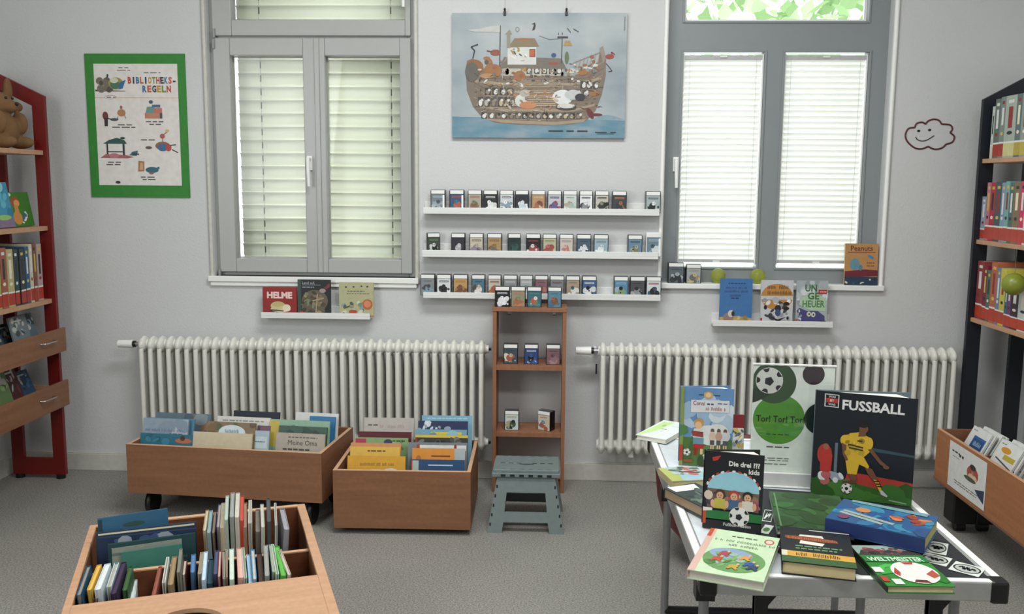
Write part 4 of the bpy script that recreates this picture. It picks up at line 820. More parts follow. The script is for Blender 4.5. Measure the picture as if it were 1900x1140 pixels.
def a_ung(A):
    A.poly([(0,0),(1,0),(1,1),(0,1)], '#a3abae').blobs(7,30,(.03,.45,.97,.97),['#b7bfc2','#8f989c','#c9d0d2'],.12).poly([(.1,.45),(.4,.34),(.95,.3),(.95,.60),(.6,.72),(.15,.62)], '#a9c2a3')
    A.text('UN', .27,.76,.15,'#3f6a44','l',.38,.03).text('GE', .36,.58,.15,'#3f6a44','l',.38,.03).text('HEUER', .2,.40,.15,'#4f7a50','l',.72,.03).rect(.70,.70,.97,.80,'#a3342a').words(4,.74,.95,.74,.02,'#e0d4d0').poly([(.05,0),(.95,0),(.92,.20),(.7,.31),(.35,.31),(.12,.38)], '#454375').ell(.42,.24,.07,.06,'#c9c9b8').ell(.56,.23,.07,.06,'#c9c9b8').ell(.43,.24,.025,.025,'#1c1c22').ell(.57,.23,.025,.025,'#1c1c22').blobs(8,12,(.05,.02,.2,.35),['#c9cccf','#2f2e50','#8f94a0'],.05).rect(.78,.02,.97,.09,'#22242a').rect(0,.02,.06,.13,'#b0503c')
lz = LR[2]+.0012
lean_book('plain blue book with an animal at its foot on the right short ledge', 1337, 1397, 517, 4.5027, lz, .011, 1.5, '#3f6ea3', a_blue, 'books on the right short ledge')
lean_book('white book full of black doodles, brown title, middle of the right short ledge', 1413, 1473, 520, 4.5027, lz, .011, 1.5, '#bfc0c2', a_krit, 'books on the right short ledge')
lean_book('grey and purple monster book with green UNGEHEUER title, right short ledge', 1479, 1537, 521, 4.5027, lz, .011, 1.5, '#a3abae', a_ung, 'books on the right short ledge')
def a_pea(A):
    A.poly([(0,0),(1,0),(1,1),(0,1)], '#b08452').text('Peanuts', .5,.83,.12,'#6a2f22','c',.84,.02).rect(.08,.78,.92,.80,'#7a3a28').poly([(0,.18),(1,.22),(1,.36),(.6,.38),(0,.33)], '#6a2430').rect(0,0,1,.2,'#26394f').ell(.3,.50,.15,.14,'#5f8a9a').ell(.48,.42,.06,.07,'#4a7a8f').ell(.78,.68,.11,.035,'#4a7aa0',12,-.5).words(1,.66,.9,.52,.03,'#8a4a30').words(2,.66,.9,.45,.03,'#8a4a30').blobs(4,8,(.05,.02,.95,.16),['#3a5068','#1c2c3c','#c9c9c0'],.05)
lean_book('ochre comic book with a dark red title at right end of window sill', 1569, 1630, 452, 4.562, zs+.0015, .014, 4, '#b08452', a_pea, None, '#d8b070')
# ---------------------------------------------------------------- books in the two crates under the left radiator
def art_of(kind, *a):
    def f(A):
        if kind == 'title': A.text(a[0], .5, a[1], a[2], a[3], 'c', a[4] if len(a) > 4 else .8)
        elif kind == 'blobs': A.blobs(*a)
    return f
def a_seq(*fs):
    def f(A):
        for g_ in fs: g_(A)
    return f
R_ = lambda u0, v0, u1, v1, c: (lambda A: A.rect(u0, v0, u1, v1, c))
T_ = lambda t, u, v, h, c, al='c', mw=.8, b=.0: (lambda A: A.text(t, u, v, h, c, al, mw, b))
E_ = lambda u, v, ru, rv, c: (lambda A: A.ell(u, v, ru, rv, c))
B_ = lambda *a: (lambda A: A.blobs(*a))
W_ = lambda *a: (lambda A: A.words(*a))
gA = 'picture books in the wider castor crate'
def yA(px): return MA.translation.y + math.sin(az)*(px-240)/370*aw
lst = [
 (250,352,803,.055,'#1f6478',a_seq(B_(1,5,(.1,.85,.6,.97),['#2a7a8f','#185566'],.1),E_(.82,.88,.16,.05,'#b0643c'),E_(.80,.93,.05,.05,'#3a2a24')),'teal book with an orange peak at the front left of the castor crate'),
 (257,344,775,.085,'#8595a3',a_seq(B_(2,8,(.05,.7,.95,.97),['#94a3b0','#7b8c9b','#a3aeb8'],.2),(lambda A: A.glyphs(16,.06,.9,.80,.045,'#4a5f78')),W_(1,.6,.9,.76,.02,'#3f5570')),'grey-blue sheep book with blue script in the castor crate'),
 (262,354,774,.115,'#4f8096',None,'plain steel-blue book behind the grey-blue one at left of castor crate'),
 (268,374,764,.20,'#5d6f7c',a_seq(B_(3,10,(.5,.6,.98,.95),['#8a6a50','#4a5a66','#7d8a90'],.12)),'slate-blue book with brown patches near the back left of castor crate'),
 (300,381,767,.235,'#232c36',None,'dark navy book furthest back at left of castor crate'),
 (359,472,801,.055,'#c2b598',a_seq(E_(.58,.70,.05,.03,'#22241f'),B_(4,4,(.1,.5,.9,.7),['#b8a98a'],.1)),'blank cream book at the front middle of the castor crate'),
 (385,478,782,.09,'#7c6a50',a_seq(B_(5,20,(0,.6,1,.99),['#6f5a3c','#8a7a5a','#4f5a3a','#5f4a34'],.1),E_(.52,.84,.28,.12,'#c3cfd4'),(lambda A: A.glyphs(17,.38,.64,.83,.06,'#4a6474'))),'brown flowery book with a pale oval title in the castor crate'),
 (404,505,772,.15,'#cfcdc6',a_seq(W_(2,.1,.9,.93,.02,'#8a8880')),'white-topped book behind the flowery one in the castor crate'),
 (434,522,762,.26,'#141c2c',None,'black-blue book rising at the back middle of castor crate'),
 (468,501,799,.075,'#9fb0b8',a_seq(R_(.1,.7,.9,.9,'#b7c5ca'),W_(3,.2,.8,.8,.02,'#5a6a74')),'narrow pale blue book beside the blank cream one'),
 (478,503,790,.11,'#6f5262',None,'narrow mauve book beside the pale blue one, castor crate'),
 (521,614,803,.06,'#a39a8c',a_seq(T_('Meine Oma', .55,.80,.085,'#23211f','c',.6,0),W_(4,.25,.85,.92,.02,'#5a544c'),W_(5,.15,.7,.71,.03,'#3a3631')),'beige book titled Meine Oma at right front of castor crate'),
 (523,615,790,.09,'#3a5448',a_seq(B_(6,12,(.05,.7,.95,.95),['#2a4034','#4f6a58','#243a30'],.1)),'dark green book just behind the Meine Oma book'),
 (506,620,778,.13,'#86a890',a_seq(R_(0,.6,.16,.98,'#b7a344'),W_(6,.3,.95,.88,.025,'#3a4a40'),E_(.4,.9,.05,.02,'#3a4a3c')),'light green book with a yellow left edge in castor crate'),
 (590,639,773,.20,'#2c6f9c',None,'bright blue book at the back right of castor crate'),
 (549,630,765,.25,'#d0d0cc',a_seq(E_(.55,.92,.12,.02,'#2c2c2c')),'white-topped book at the far back right of castor crate')]
for (x0, x1, yt, d, c, ar, lb) in lst:
    lean_book(lb, x0, x1, yt, yA((x0+x1)/2)+d+.055, .1445, .010, 13, c, ar, gA, None, az, inside=(MA, .018, aw-.018))
gB = 'picture books in the smaller low crate'
yB0 = MBm.translation.y
lst = [
 (645,752,846,.055,'#c9962c',a_seq((lambda A: A.glyphs(18,.22,.82,.845,.05,'#7a5216')),E_(.5,.68,.36,.11,'#c9c9c6'),E_(.75,.72,.17,.09,'#c9c9c6'),(lambda A: A.glyphs(19,.24,.78,.62,.09,'#171717'))),'yellow book with a white cloud title, front left of smaller crate'),
 (650,742,829,.10,'#cfa848',a_seq(R_(.02,.80,.98,.86,'#171512'),W_(1,.35,.75,.93,.02,'#5a4418')),'mustard book with a black band behind the front yellow one'),
 (651,744,822,.13,'#c2885a',None,'orange-tan book third from front left, smaller crate'),
 (660,757,812,.18,'#7d9a6a',a_seq(R_(0,.5,.2,.985,'#a3344a'),B_(2,5,(.3,.8,.9,.96),['#5f7a50','#8fa878'],.08),E_(.62,.94,.08,.04,'#2c3a4f'),W_(3,.7,.95,.95,.015,'#23302a')),'green book with a red left strip in smaller crate'),
 (665,763,801,.24,'#561a20',a_seq(E_(.22,.90,.03,.015,'#e0d8d0'),E_(.35,.88,.03,.015,'#e0d8d0')),'maroon book in the left row of smaller crate'),
 (676,768,775,.34,'#b3ada6',a_seq(W_(5,.08,.28,.90,.015,'#3a3a3a'),(lambda A: A.glyphs(20,.32,.82,.87,.045,'#a08684')),W_(6,.1,.9,.80,.015,'#6a6662')),'grey-white tall book at the back left of smaller crate'),
 (763,862,853,.055,'#22446a',a_seq(R_(0,.5,.14,.985,'#9fb0a8'),R_(0,.5,.025,.985,'#a8342a'),R_(.32,.90,.78,.92,'#a9c2d4'),B_(7,10,(.2,.6,.95,.8),['#3f5a5a','#2a4f72','#5a6a60'],.1)),'dark blue book with a white title line, front right of smaller crate'),
 (765,863,832,.09,'#c98430',a_seq(R_(.80,.4,1,1,'#9fa8aa'),R_(.36,.88,.72,.90,'#6a3c1c'),E_(.12,.84,.05,.06,'#a8642c'),R_(0,.79,.8,.81,'#c2442c')),'orange book with a grey right part in smaller crate'),
 (757,867,821,.13,'#6f7a7c',a_seq(R_(.20,.90,.78,.965,'#c9cfcb'),R_(.82,.89,.98,.965,'#c9cfcb'),R_(.15,.9,.2,.97,'#a3342c'),R_(.78,.9,.82,.97,'#7a2420')),'grey book with white label strips in smaller crate'),
 (771,868,807,.18,'#2c302c',a_seq(R_(0,.965,1,1,'#c9b04a'),B_(9,16,(.1,.8,.95,.94),['#4a4c46','#6f6f64','#1c1e1c'],.07),R_(0,.7,.04,.96,'#8a2f2c')),'black book with a yellow top edge in smaller crate'),
 (771,866,797,.24,'#6f9cb0',a_seq(R_(.3,.93,.9,.97,'#c9bd4a'),B_(10,6,(.1,.85,.9,.93),['#8fb5c5','#5f8aa0'],.1)),'light blue book with yellow marks, right row of smaller crate'),
 (776,868,781,.29,'#202f52',a_seq(B_(11,18,(.02,.85,.65,.97),['#8f9aa6','#3a4a6a','#c9ced2','#2a3452'],.06)),'navy book spattered white, back right of smaller crate'),
 (783,876,771,.37,'#7aa9bd',a_seq(W_(12,.1,.9,.96,.01,'#b7d0da')),'pale blue book furthest back at right of smaller crate')]
for (x0, x1, yt, d, c, ar, lb) in lst:
    lean_book(lb, x0, x1, yt, yB0+d+.055, .0515, .010, 13, c, ar, gB, None, bz, inside=(MBm, .018, bw-.018))
# ---------------------------------------------------------------- books in the foreground trough
zf_ = Zb+.013; gT = 'books lying edge up in the foreground trough'
def tr_flat(label, a, b, zt, lean, col, art=None, t=.008):
    P, Q = onZ(a[0], a[1], zt), onZ(b[0], b[1], zt); X = (Q-P); X.z = 0; w = X.length; X.normalize(); B = Z3.cross(X); l = math.radians(lean); Zd = Z3*math.cos(l)+B*math.sin(l)
    over = (MT.inverted() @ (P-Zd*max(0, zt-TZ))).y+t+.022
    if over > 0: P = P-B*over
    u = (MT.inverted() @ P).x; P = P+X*max(0, -tw_+.002-u)
    h = (zt-zf_-.002)/math.cos(l); return book('book', label, 'book', frame(P-Zd*h, X, Zd), w, h, t, col, art, gT)
tr_flat('blue board book standing highest at the back left of the trough', (181,964), (311,944), .525, 6, '#2a5a76', a_seq(E_(.5,.92,.16,.02,'#2f4a44'),R_(.38,.80,.95,.83,'#23486a'),R_(0,.86,.06,.99,'#1c3a48'),R_(.05,.7,.5,.74,'#4f7a3a')), .010)
tr_flat('dark blue book with a cream top edge, second from back left of trough', (178,990), (364,969), .492, 6, '#23384a', a_seq(R_(.02,.975,.98,.99,'#cfc9b0')), .012)
tr_flat('navy book with a white lower strip, third from back left of trough', (180,1000), (364,981), .485, 6, '#1c2c48', a_seq(B_(3,8,(.1,.8,.9,.95),['#3a4f72','#8a94a0','#26344f'],.1)), .010)
tr_flat('dark teal book with green stripes, fourth from back left of trough', (200,1012), (362,990), .480, 6, '#1b3c40', a_seq(R_(.1,.86,.8,.88,'#5f8a4a'),R_(.2,.8,.9,.82,'#2f5a4a')), .012)
tr_flat('pale grey book with a white rim in front of the teal ones', (207,1019), (337,1000), .470, 6, '#848a80', a_seq(R_(0,.93,1,.955,'#5f6a64')), .010)
tr_flat('thin mint green booklet just before the trough divider', (225,1026), (338,1010), .462, 3, '#3f7a6c', None, .006)
DULLP = [K('#a8a394', .85), K('#c3bfb0', .85), K('#8f8a7c', .85)]
def tr_edge(yr, rows, zt, h, t, base):
    for (nm, c, fx, fy, nx, ny, ln, *ex) in rows:
        ex = ex[0] if ex else {}
        edge_book(nm, (fx,fy), (nx,ny), ex.get('z', zt), ex.get('z', zt)-zf_, ex.get('t', t), ln, c, gT, ex.get('sp'), ex.get('pg') or DULLP[len(nm) % 3], None, ex.get('mn'), yr)
cr1 = lambda x, y: (90+x/4.75, 900+y/4.75)
cr2 = lambda x, y: (340+x/4.5607, 890+y/4.5607)
def rows(fn, data):
    return [(nm, c, *fn(*a), *fn(*b), ln, *( [ex[0]] if ex else [])) for (nm, c, a, b, ln, *ex) in data]
tr_edge((-.342, -.568), rows(cr1, [
 ('dark blue book leaning out at the left end of the front row', '#1c4a6a', (250,655), (120,985), -14, {'t':.012}),
 ('yellow book next to the blue one in trough front row', '#c9a03c', (375,600), (225,940), -14, {'t':.012,'mn':.026,'sp':'#c9a03c','pg':K('#d8b45a',.7)}),
 ('thick white book in the left group of trough front row', '#c9ced0', (468,585), (318,935), -14, {'t':.016,'mn':.044,'pg':K('#cfd4d6',.8)}),
 ('dark red thin book between two white ones, trough front row', '#5a2a28', (535,690), (400,1010), -10, {'t':.008,'z':.43}),
 ('white book with a teal spine in trough front row', '#b9cdd2', (615,585), (510,900), -9, {'t':.012,'sp':'#3f7f94'}),
 ('dark purple book right of the teal-spined one', '#2e2038', (655,640), (545,960), -8, {'t':.014,'pg':K('#3a2a48',.8)}),
 ('pointed dark green booklet in trough front row', '#2f5a34', (735,610), (650,930), -8, {'t':.012,'pg':K('#47683c',.8),'z':.44}),
 ('curled white pamphlet beside the gap in trough front row', '#c3c9c9', (750,790), (720,1010), 4, {'t':.012,'z':.40,'pg':K('#c9cfcf',.8)}),
 ('red-brown book at the right side of the trough gap', '#8a4a3c', (975,690), (905,990), -8, {'t':.010,'z':.43,'pg':K('#9a5a48',.8)}),
 ('thin white book next to the red-brown one', '#cdd0c9', (1045,595), (1000,865), -6, {'t':.008}),
 ('tan book with a white foot, trough front row', '#8a7352', (1095,595), (1050,880), -5, {'t':.014,'pg':K('#9a8462',.8)}),
 ('grey book with a cream edge rising behind the tan one', '#7a7c70', (1165,480), (1130,770), -4, {'t':.008,'z':.475}),
 ('dark red book hidden deep between grey and blue ones', '#5f2620', (1205,565), (1175,790), -4, {'t':.010,'z':.44}),
 ('bright blue book near the middle of trough front row', '#3a6a9c', (1265,485), (1250,770), -3, {'t':.012,'pg':K('#5a7fa3',.8)})]), .455, 0, .010, 0)
tr_edge((-.342, -.568), rows(cr2, [
 ('cream and brown book left of the white-blue one', '#a08a6a', (150,568), (122,800), -3),
 ('white-blue book in the middle of trough front row', '#a9c2d8', (180,575), (155,850), -3, {'pg':K('#c9d8e2',.8)}),
 ('dark teal book below its neighbours, trough front row', '#1f3a44', (218,670), (200,880), -2, {'z':.435,'t':.016,'pg':K('#33505a',.8)}),
 ('navy-purple book in trough front row', '#3a3f60', (272,565), (255,800), -2, {'pg':K('#4f5472',.8)}),
 ('thin crimson book between the navy and brown ones', '#8a2f34', (302,605), (290,820), -2, {'t':.008}),
 ('brown book with a torn top, trough front row', '#6a5344', (325,605), (332,840), 0),
 ('brown-white striped book in trough front row', '#a39884', (352,540), (347,830), 0, {'t':.008}),
 ('white-green patterned book in trough front row', '#b7c9b7', (390,535), (392,845), 1, {'t':.012,'pg':K('#c9d4c9',.8)}),
 ('pink book tapering upward in trough front row', '#c2938a', (450,575), (462,830), 3, {'t':.016,'pg':K('#cfa89c',.8)}),
 ('white and green thin book right of the pink one', '#a3bca8', (490,555), (515,850), 4, {'t':.008}),
 ('light blue book, left of the pair in trough front row', '#8fb5cf', (533,635), (555,880), 4, {'t':.012,'z':.445,'pg':K('#a9c5d6',.8)}),
 ('mid blue book, right of the light blue pair', '#4f8ab5', (572,595), (592,880), 4),
 ('dark brown book sunk between the blue and grey ones', '#3a2c26', (622,625), (640,870), 4, {'z':.44,'t':.014,'pg':K('#4a3a30',.8)}),
 ('light grey book near right end of trough front row', '#8f928c', (680,550), (692,855), 5, {'t':.012,'pg':K('#9a9c96',.8)}),
 ('grey-teal book leaning right in trough front row', '#7a938f', (718,505), (752,780), 8, {'t':.010}),
 ('mint and white booklet leaning right in the trough', '#a9d4b5', (742,535), (790,835), 10, {'t':.008}),
 ('bright green booklet leaning right in trough front row', '#4f9a3c', (770,565), (830,825), 12, {'t':.014,'pg':K('#5fae48',.8)}),
 ('pale pink-grey booklet at right end of trough front row', '#a8948c', (800,590), (888,820), 14, {'t':.010})]), .458, 0, .010, 0)
tr_edge((-.024, -.318), rows(cr2, [
 ('tan book at the left end of the back spine row', '#a3865c', (190,260), (165,430), -6, {'z':.485}),
 ('teal-grey book second in the back spine row', '#7f9a9c', (222,265), (200,450), -5, {'z':.485,'pg':K('#8fa8a8',.8)}),
 ('dark red book third in the back spine row', '#5a2a26', (258,270), (240,450), -5, {'z':.48}),
 ('blue-violet book fourth in the back spine row', '#4a4f74', (297,212), (280,400), -4, {'z':.50}),
 ('cream book with a red foot in back spine row', '#b5a48a', (325,200), (310,420), -3, {'z':.505,'t':.014,'pg':K('#c2b49a',.8)}),
 ('pale teal tall book in back spine row', '#8fb0ac', (360,138), (348,340), -2, {'z':.53}),
 ('grey tallest book in back spine row', '#8a8f88', (402,112), (392,330), -1, {'z':.54,'t':.012,'pg':K('#9a9f98',.8)}),
 ('off-white tall book in back spine row', '#b7b9b2', (445,115), (435,340), -1, {'z':.54,'t':.012}),
 ('orange-red book in back spine row', '#b5442c', (482,140), (478,350), 0, {'z':.53,'t':.012,'pg':K('#c2523a',.8)}),
 ('orange-brown book right of the red one in back spine row', '#a8643c', (513,198), (508,410), 0, {'z':.51}),
 ('white book with a teal foot in back spine row', '#c2c9c4', (553,175), (548,370), 0, {'z':.515}),
 ('grey-brown book lower than its neighbours, back spine row', '#6f6a60', (612,255), (612,440), 2, {'z':.485,'t':.014,'pg':K('#7f7a70',.8)}),
 ('white-edged book in the right half of back spine row', '#b0b4b0', (652,210), (660,410), 3, {'z':.505}),
 ('dark grey book rising in the right half of back spine row', '#3a3c3e', (703,160), (708,380), 3, {'z':.52,'t':.012,'pg':K('#4f5254',.8)}),
 ('thin white book near the right end, back spine row', '#c3c6c3', (768,200), (776,400), 4, {'z':.505,'t':.007}),
 ('lilac-grey comic slumped at right end, back spine row', '#8a8a92', (815,250), (852,420), 12, {'z':.485,'t':.016,'pg':K('#9a9aa0',.8)})]), .50, 0, .010, 0)
# ---------------------------------------------------------------- comics in the long crate
gD = 'white comic booklets in the long crate'
dsc = ['showing a blue title plate', 'with a brown scene, second in the far stack', 'third in the far stack', 'fourth in the far stack', 'fifth in the far stack', 'rearmost in the far stack']
ds2 = ['showing an orange and yellow title', 'with a grey scene, second in the near stack', 'third in the near stack', 'fourth in the near stack', 'fifth in the near stack', 'rearmost in the near stack']
for st_, (yfar, wv, dd) in enumerate(((4.045, .165, dsc), (3.80, .175, ds2))):
    for k in range(6):
        l = math.radians(27); hh = (.255 if st_ == 0 else .265)-.004*(k % 3); M = frame(Vector((DX+.022+.0125*k, yfar-.012*(k % 2), zb+.0235)), (0,-1,0), Vector((math.sin(l), 0, math.cos(l))))
        def ar(A, k=k, st_=st_):
            A.words(k+20*st_,.08,.3,.93,.02,'#8a8a86')
            if st_ == 0: A.poly([(.28,.60),(.92,.60),(.92,.86),(.28,.86)], '#2b5a96').rect(.33,.64,.87,.82,'#23487a').glyphs(21+k,.40,.80,.69,.08,'#9fc0dc').blobs(3+k,16,(.12,.06,.92,.5),['#b7bfb0','#8f9a8a','#c9cdc4','#7f8a6a','#a3a89a'],.11)
            else: A.ell(.4,.86,.22,.05,'#c98a2c').rect(.42,.72,.92,.80,'#b5a032').line([(.14,.70),(.95,.62)], .006,'#4a4a4a').rect(.1,.08,.9,.58,'#5f8a4a').blobs(13+k,14,(.15,.1,.85,.5),['#7fa35f','#4a6f3a','#b78a5a','#c9b48a'],.1).ell(.85,.32,.1,.12,'#b0402c')
        book('comic_booklet', 'white comic booklet '+dd[k]+' of the long crate', 'comic', M, wv, hh, .0075, '#d4d6d2', ar, gD)
# ---------------------------------------------------------------- left bookcase contents
def spine_art(c, band, seed):
    rd = random.Random(seed); a_ = [rd.choice(['#e0d8c0','#2a2a2e','#c9b04a','#8a2f2a','#d8d8d4']) for _ in range(3)]
    def f(A):
        A.rect(.15,.45,.85,.88,rd.choice([c,c])) if False else None
        A.rect(.3,.5+rd.uniform(-.04,.04),.7,.82,a_[0]).rect(.25,.88,.75,.93,a_[1]).ell(.5,.40,.25,.03,a_[2])
        if band: A.rect(0,.235,1,.265,'#dedcd4').rect(0,.03,1,.235,band)
    return f
gL = 'spines on the red bookcase'
sp = [(-6,3,'#a3a35a','yellow-green'),(4,15,'#9a5a48','brick-red'),(16,28,'#b5a878','cream, black-squared'),(29,37,'#2c4448','dark teal'),(40,49,'#3a3f42','charcoal'),(50,57,'#2f5a7a','blue'),(58,64,'#c9c2ae','ivory'),(65,71,'#7a5242','brown'),(72,81,'#b09a98','pinkish grey')]
zc = LS['c']
for i, (a, b, c, nm) in enumerate(sp):
    Ya, Yb = onX(a, 545, -2.475).y, onX(b, 545, -2.475).y; M = Matrix(((-1,0,0,-2.475),(0,-1,0,Yb),(0,0,1,zc+.0005),(0,0,0,1)))
    hh = [.255,.275,.265,.262,.262,.268,.278,.28,.275][i]
    r = book('book', nm+' spine with a red label, '+ordn(len(sp)-1-i)+' from the red end frame', 'book', M, .17, hh, Yb-Ya-.001, c, None, gL, c, None, None, .002, spine_art(c, '#a8321e', i))
def a_gir(A): A.poly([(0,0),(1,0),(1,1),(0,1)], '#3d7a2c').ell(.32,.72,.20,.15,'#a3522c').ell(.38,.68,.13,.10,'#d89a5a').rect(.24,.15,.42,.62,'#c98a4a').ell(.3,.25,.2,.2,'#c98a4a').blobs(2,10,(.45,.1,.7,.4),['#c9d4d4','#3f6a8a','#e0e0d8'],.08).ell(.1,.93,.1,.05,'#d8d8cc')
def a_cy(A): A.poly([(0,0),(1,0),(1,1),(0,1)], '#3f8fae').blobs(3,16,(.1,.3,.95,.95),['#5fb0c9','#2f7f9c','#8fcad8'],.14).poly([(0,0),(1,0),(1,.2),(0,.28)], '#7f6f8a').ell(.6,.22,.3,.06,'#8fbf6a')
def face_right(label, pa, pb, ytop, x, zb, t, lean, col, art, group, w=None):
    """book facing +x (into the room) on the left bookcase"""
    A_, B_2 = onX(pa, ytop, x), onX(pb, ytop, x); l = math.radians(lean); hh = (B_2.z-zb)/math.cos(l); wv = w or (B_2.y-A_.y)
    y1 = min(B_2.y, 4.375)
    M = frame(Vector((x+math.sin(l)*hh*.6, y1-wv, zb+.004)), (0,1,0), Vector((-math.sin(l), 0, math.cos(l))))
    return book('book', label, 'book', M, wv, hh, t, col, art, group)
g2 = 'books shown face out on the red bookcase'
face_right('green giraffe book face out on red bookcase', 22, 62, 358, -2.53, LS['b'], .014, 10, '#3d7a2c', a_gir, g2)
face_right('turquoise book face out left of the giraffe book', -30, 16, 340, -2.53, LS['b'], .014, 10, '#3f8fae', a_cy, g2)
for key, data in ((608, [('grey magazine', '#6f7c80', 20, 52, 585, 14), ('blue-grey magazine with a dark top', '#5a6c74', 40, 78, 578, 18), ('pale grey booklet', '#9aa3a0', 66, 96, 598, 20), ('white and dark blue booklet', '#4a5a66', -10, 22, 600, 12)]),
                  (707, [('green and white booklet', '#5f7a4a', -14, 16, 690, 16), ('dark red book', '#4a2422', 10, 34, 680, 18), ('blue book with a white stripe', '#2c4f6a', 30, 58, 686, 22), ('brown and orange book', '#8a5a34', 52, 86, 690, 26), ('dark teal book', '#1f3238', 44, 80, 678, 20)])):
    z0, z1 = LS[key]
    for i, (nm, c, a, b, yt, ln) in enumerate(data):
        def ar(A, c=c, i=i): A.blobs(i+key, 14, (.1,.5,.9,.95), [mulhex(c, 1.4), mulhex(c, .6), '#b7b9b4'], .12).rect(.1,.86,.7,.90,'#c9c9c4')
        def mulhex(h, k): return '#%02x%02x%02x' % tuple(min(255, int(int(h[j:j+2], 16)*k)) for j in (1, 3, 5))
        x = -2.52-.022*i
        face_right(nm+' lying back in the %s drawer of the red bookcase' % ('upper' if key == 608 else 'lower'), a, b, yt, x, z0+.016, .008, ln, c, ar, 'books in the drawers of the red bookcase')
# plush animal on the top board
pz = LS['a']; pc = onX(8, 240, -2.57)
pl = thing('plush_toy', 'brown plush animal with long ears on top board of red bookcase', 'toy', loc=(-2.585, pc.y, pz+.004))
m = MB(); FUR = K('#7a5a3a', .95); n_ = MB()
for c, r_ in (((0,0,.085),(.075,.085,.088)), ((0,-.005,.205),(.058,.064,.058)), ((.045,0,.195),(.038,.04,.032)), ((.01,.055,.27),(.018,.028,.062)), ((.0,-.055,.275),(.018,.026,.065)), ((.02,.095,.20),(.022,.052,.026)), ((.05,.07,.03),(.065,.035,.03)), ((.05,-.07,.03),(.065,.035,.03)), ((.04,.085,.12),(.04,.026,.055)), ((.04,-.085,.12),(.04,.026,.055))): m.ball(c, r_, FUR, 18, 12)
bo = m.build('body', pl); rm = bo.modifiers.new('fused', 'REMESH'); rm.mode = 'VOXEL'; rm.voxel_size = .006; rm.use_smooth_shade = True; sm_ = bo.modifiers.new('soft', 'SMOOTH'); sm_.iterations = 6; sm_.factor = .6
m = MB(); m.ball((.082,0,.205), (.008,.012,.008), BLACK, 8, 6); m.build('nose', pl)
for s in (-1, 1): m = MB(); m.ball((.050,s*.026-.003,.232), .006, BLACK, 8, 6); m.build('eye', pl)
# ---------------------------------------------------------------- right bookcase contents
gR = 'spines on the black bookcase'
def rspines(key, data, py, where, band):
    for i, (a, b, c, nm, hh) in enumerate(data):
        Ya, Yb = onX(b, py, 2.01).y, onX(a, py, 2.01).y; M = Matrix.Translation((2.01, Ya, RS[key]+.0005)); bd = band if isinstance(band, str) else band[i]
        book('book', nm+' spine, '+ordn(i)+' from the black end frame on the '+where+' board', 'book', M, .18, hh, max(.008, Yb-Ya-.001), c, None, gR, c, None, None, .002, spine_art(c, bd, i*7+len(where)))
rspines('a', [(1837,1842,'#b7c2ba','pale grey-green',.235),(1842,1852,'#5f6f66','dark grey-green',.265),(1852,1861,'#7a8480','grey with red lettering',.27),(1861,1881,'#a3ada0','wide pale sage',.27),(1881,1891,'#5a6a6a','slate grey',.27),(1891,1906,'#8a948c','pale olive-grey',.27)], 270, 'top', ['#c9c9b8','#a3342c','#a3342c','#c9c48a','#b09a3c','#b5a54a'])
rspines('b', [(1818,1826,'#8f9cae','pale blue-grey',.20),(1826,1833,'#b5727f','pink',.265),(1833,1842,'#a8303c','crimson',.265),(1842,1853,'#3a545a','dark teal',.268),(1853,1860,'#7f8fa8','lavender-blue',.265),(1860,1868,'#6fa3a0','turquoise',.27),(1868,1876,'#4a6a60','bottle green',.265),(1876,1888,'#7f6a4f','brown and yellow',.268),(1888,1897,'#c2345a','magenta',.27),(1897,1908,'#d0d0cc','white',.262)], 430, 'middle', '#b0402e')
rspines('c', [(1808,1820,'#8a3a40','dark red',.27),(1820,1827,'#7a2438','wine-coloured',.25),(1827,1834,'#4a6a58','grey-green',.235),(1834,1845,'#b0623c','orange ribbed',.275),(1845,1852,'#6a7a9c','periwinkle',.255),(1852,1862,'#c2b844','yellow',.255),(1862,1867,'#2f6a72','petrol',.22),(1867,1874,'#6a3a72','violet',.22),(1874,1888,'#33262a','black-brown',.21),(1888,1906,'#c3c9c6','white speckled',.215)], 580, 'lowest', '#b23a1e')
p = onX(1896, 528, 1.985); r_ = .047; hb = thing('hanging_ball', 'yellow-green ball hanging in front of the black bookcase spines', 'ball', loc=(1.952, p.y, p.z-r_))
m = MB(); m.ball((0,0,r_), r_, K('#7c882c', .35), 24, 16); m.build('ball', hb)
m = MB(); m.tube([(0,0,2*r_-.002), (0,0,RS['b']-.014-(p.z-r_)), (.05,0,RS['b']-.012-(p.z-r_))], .001, K('#6a6a5a'), 5); m.build('cord', hb)
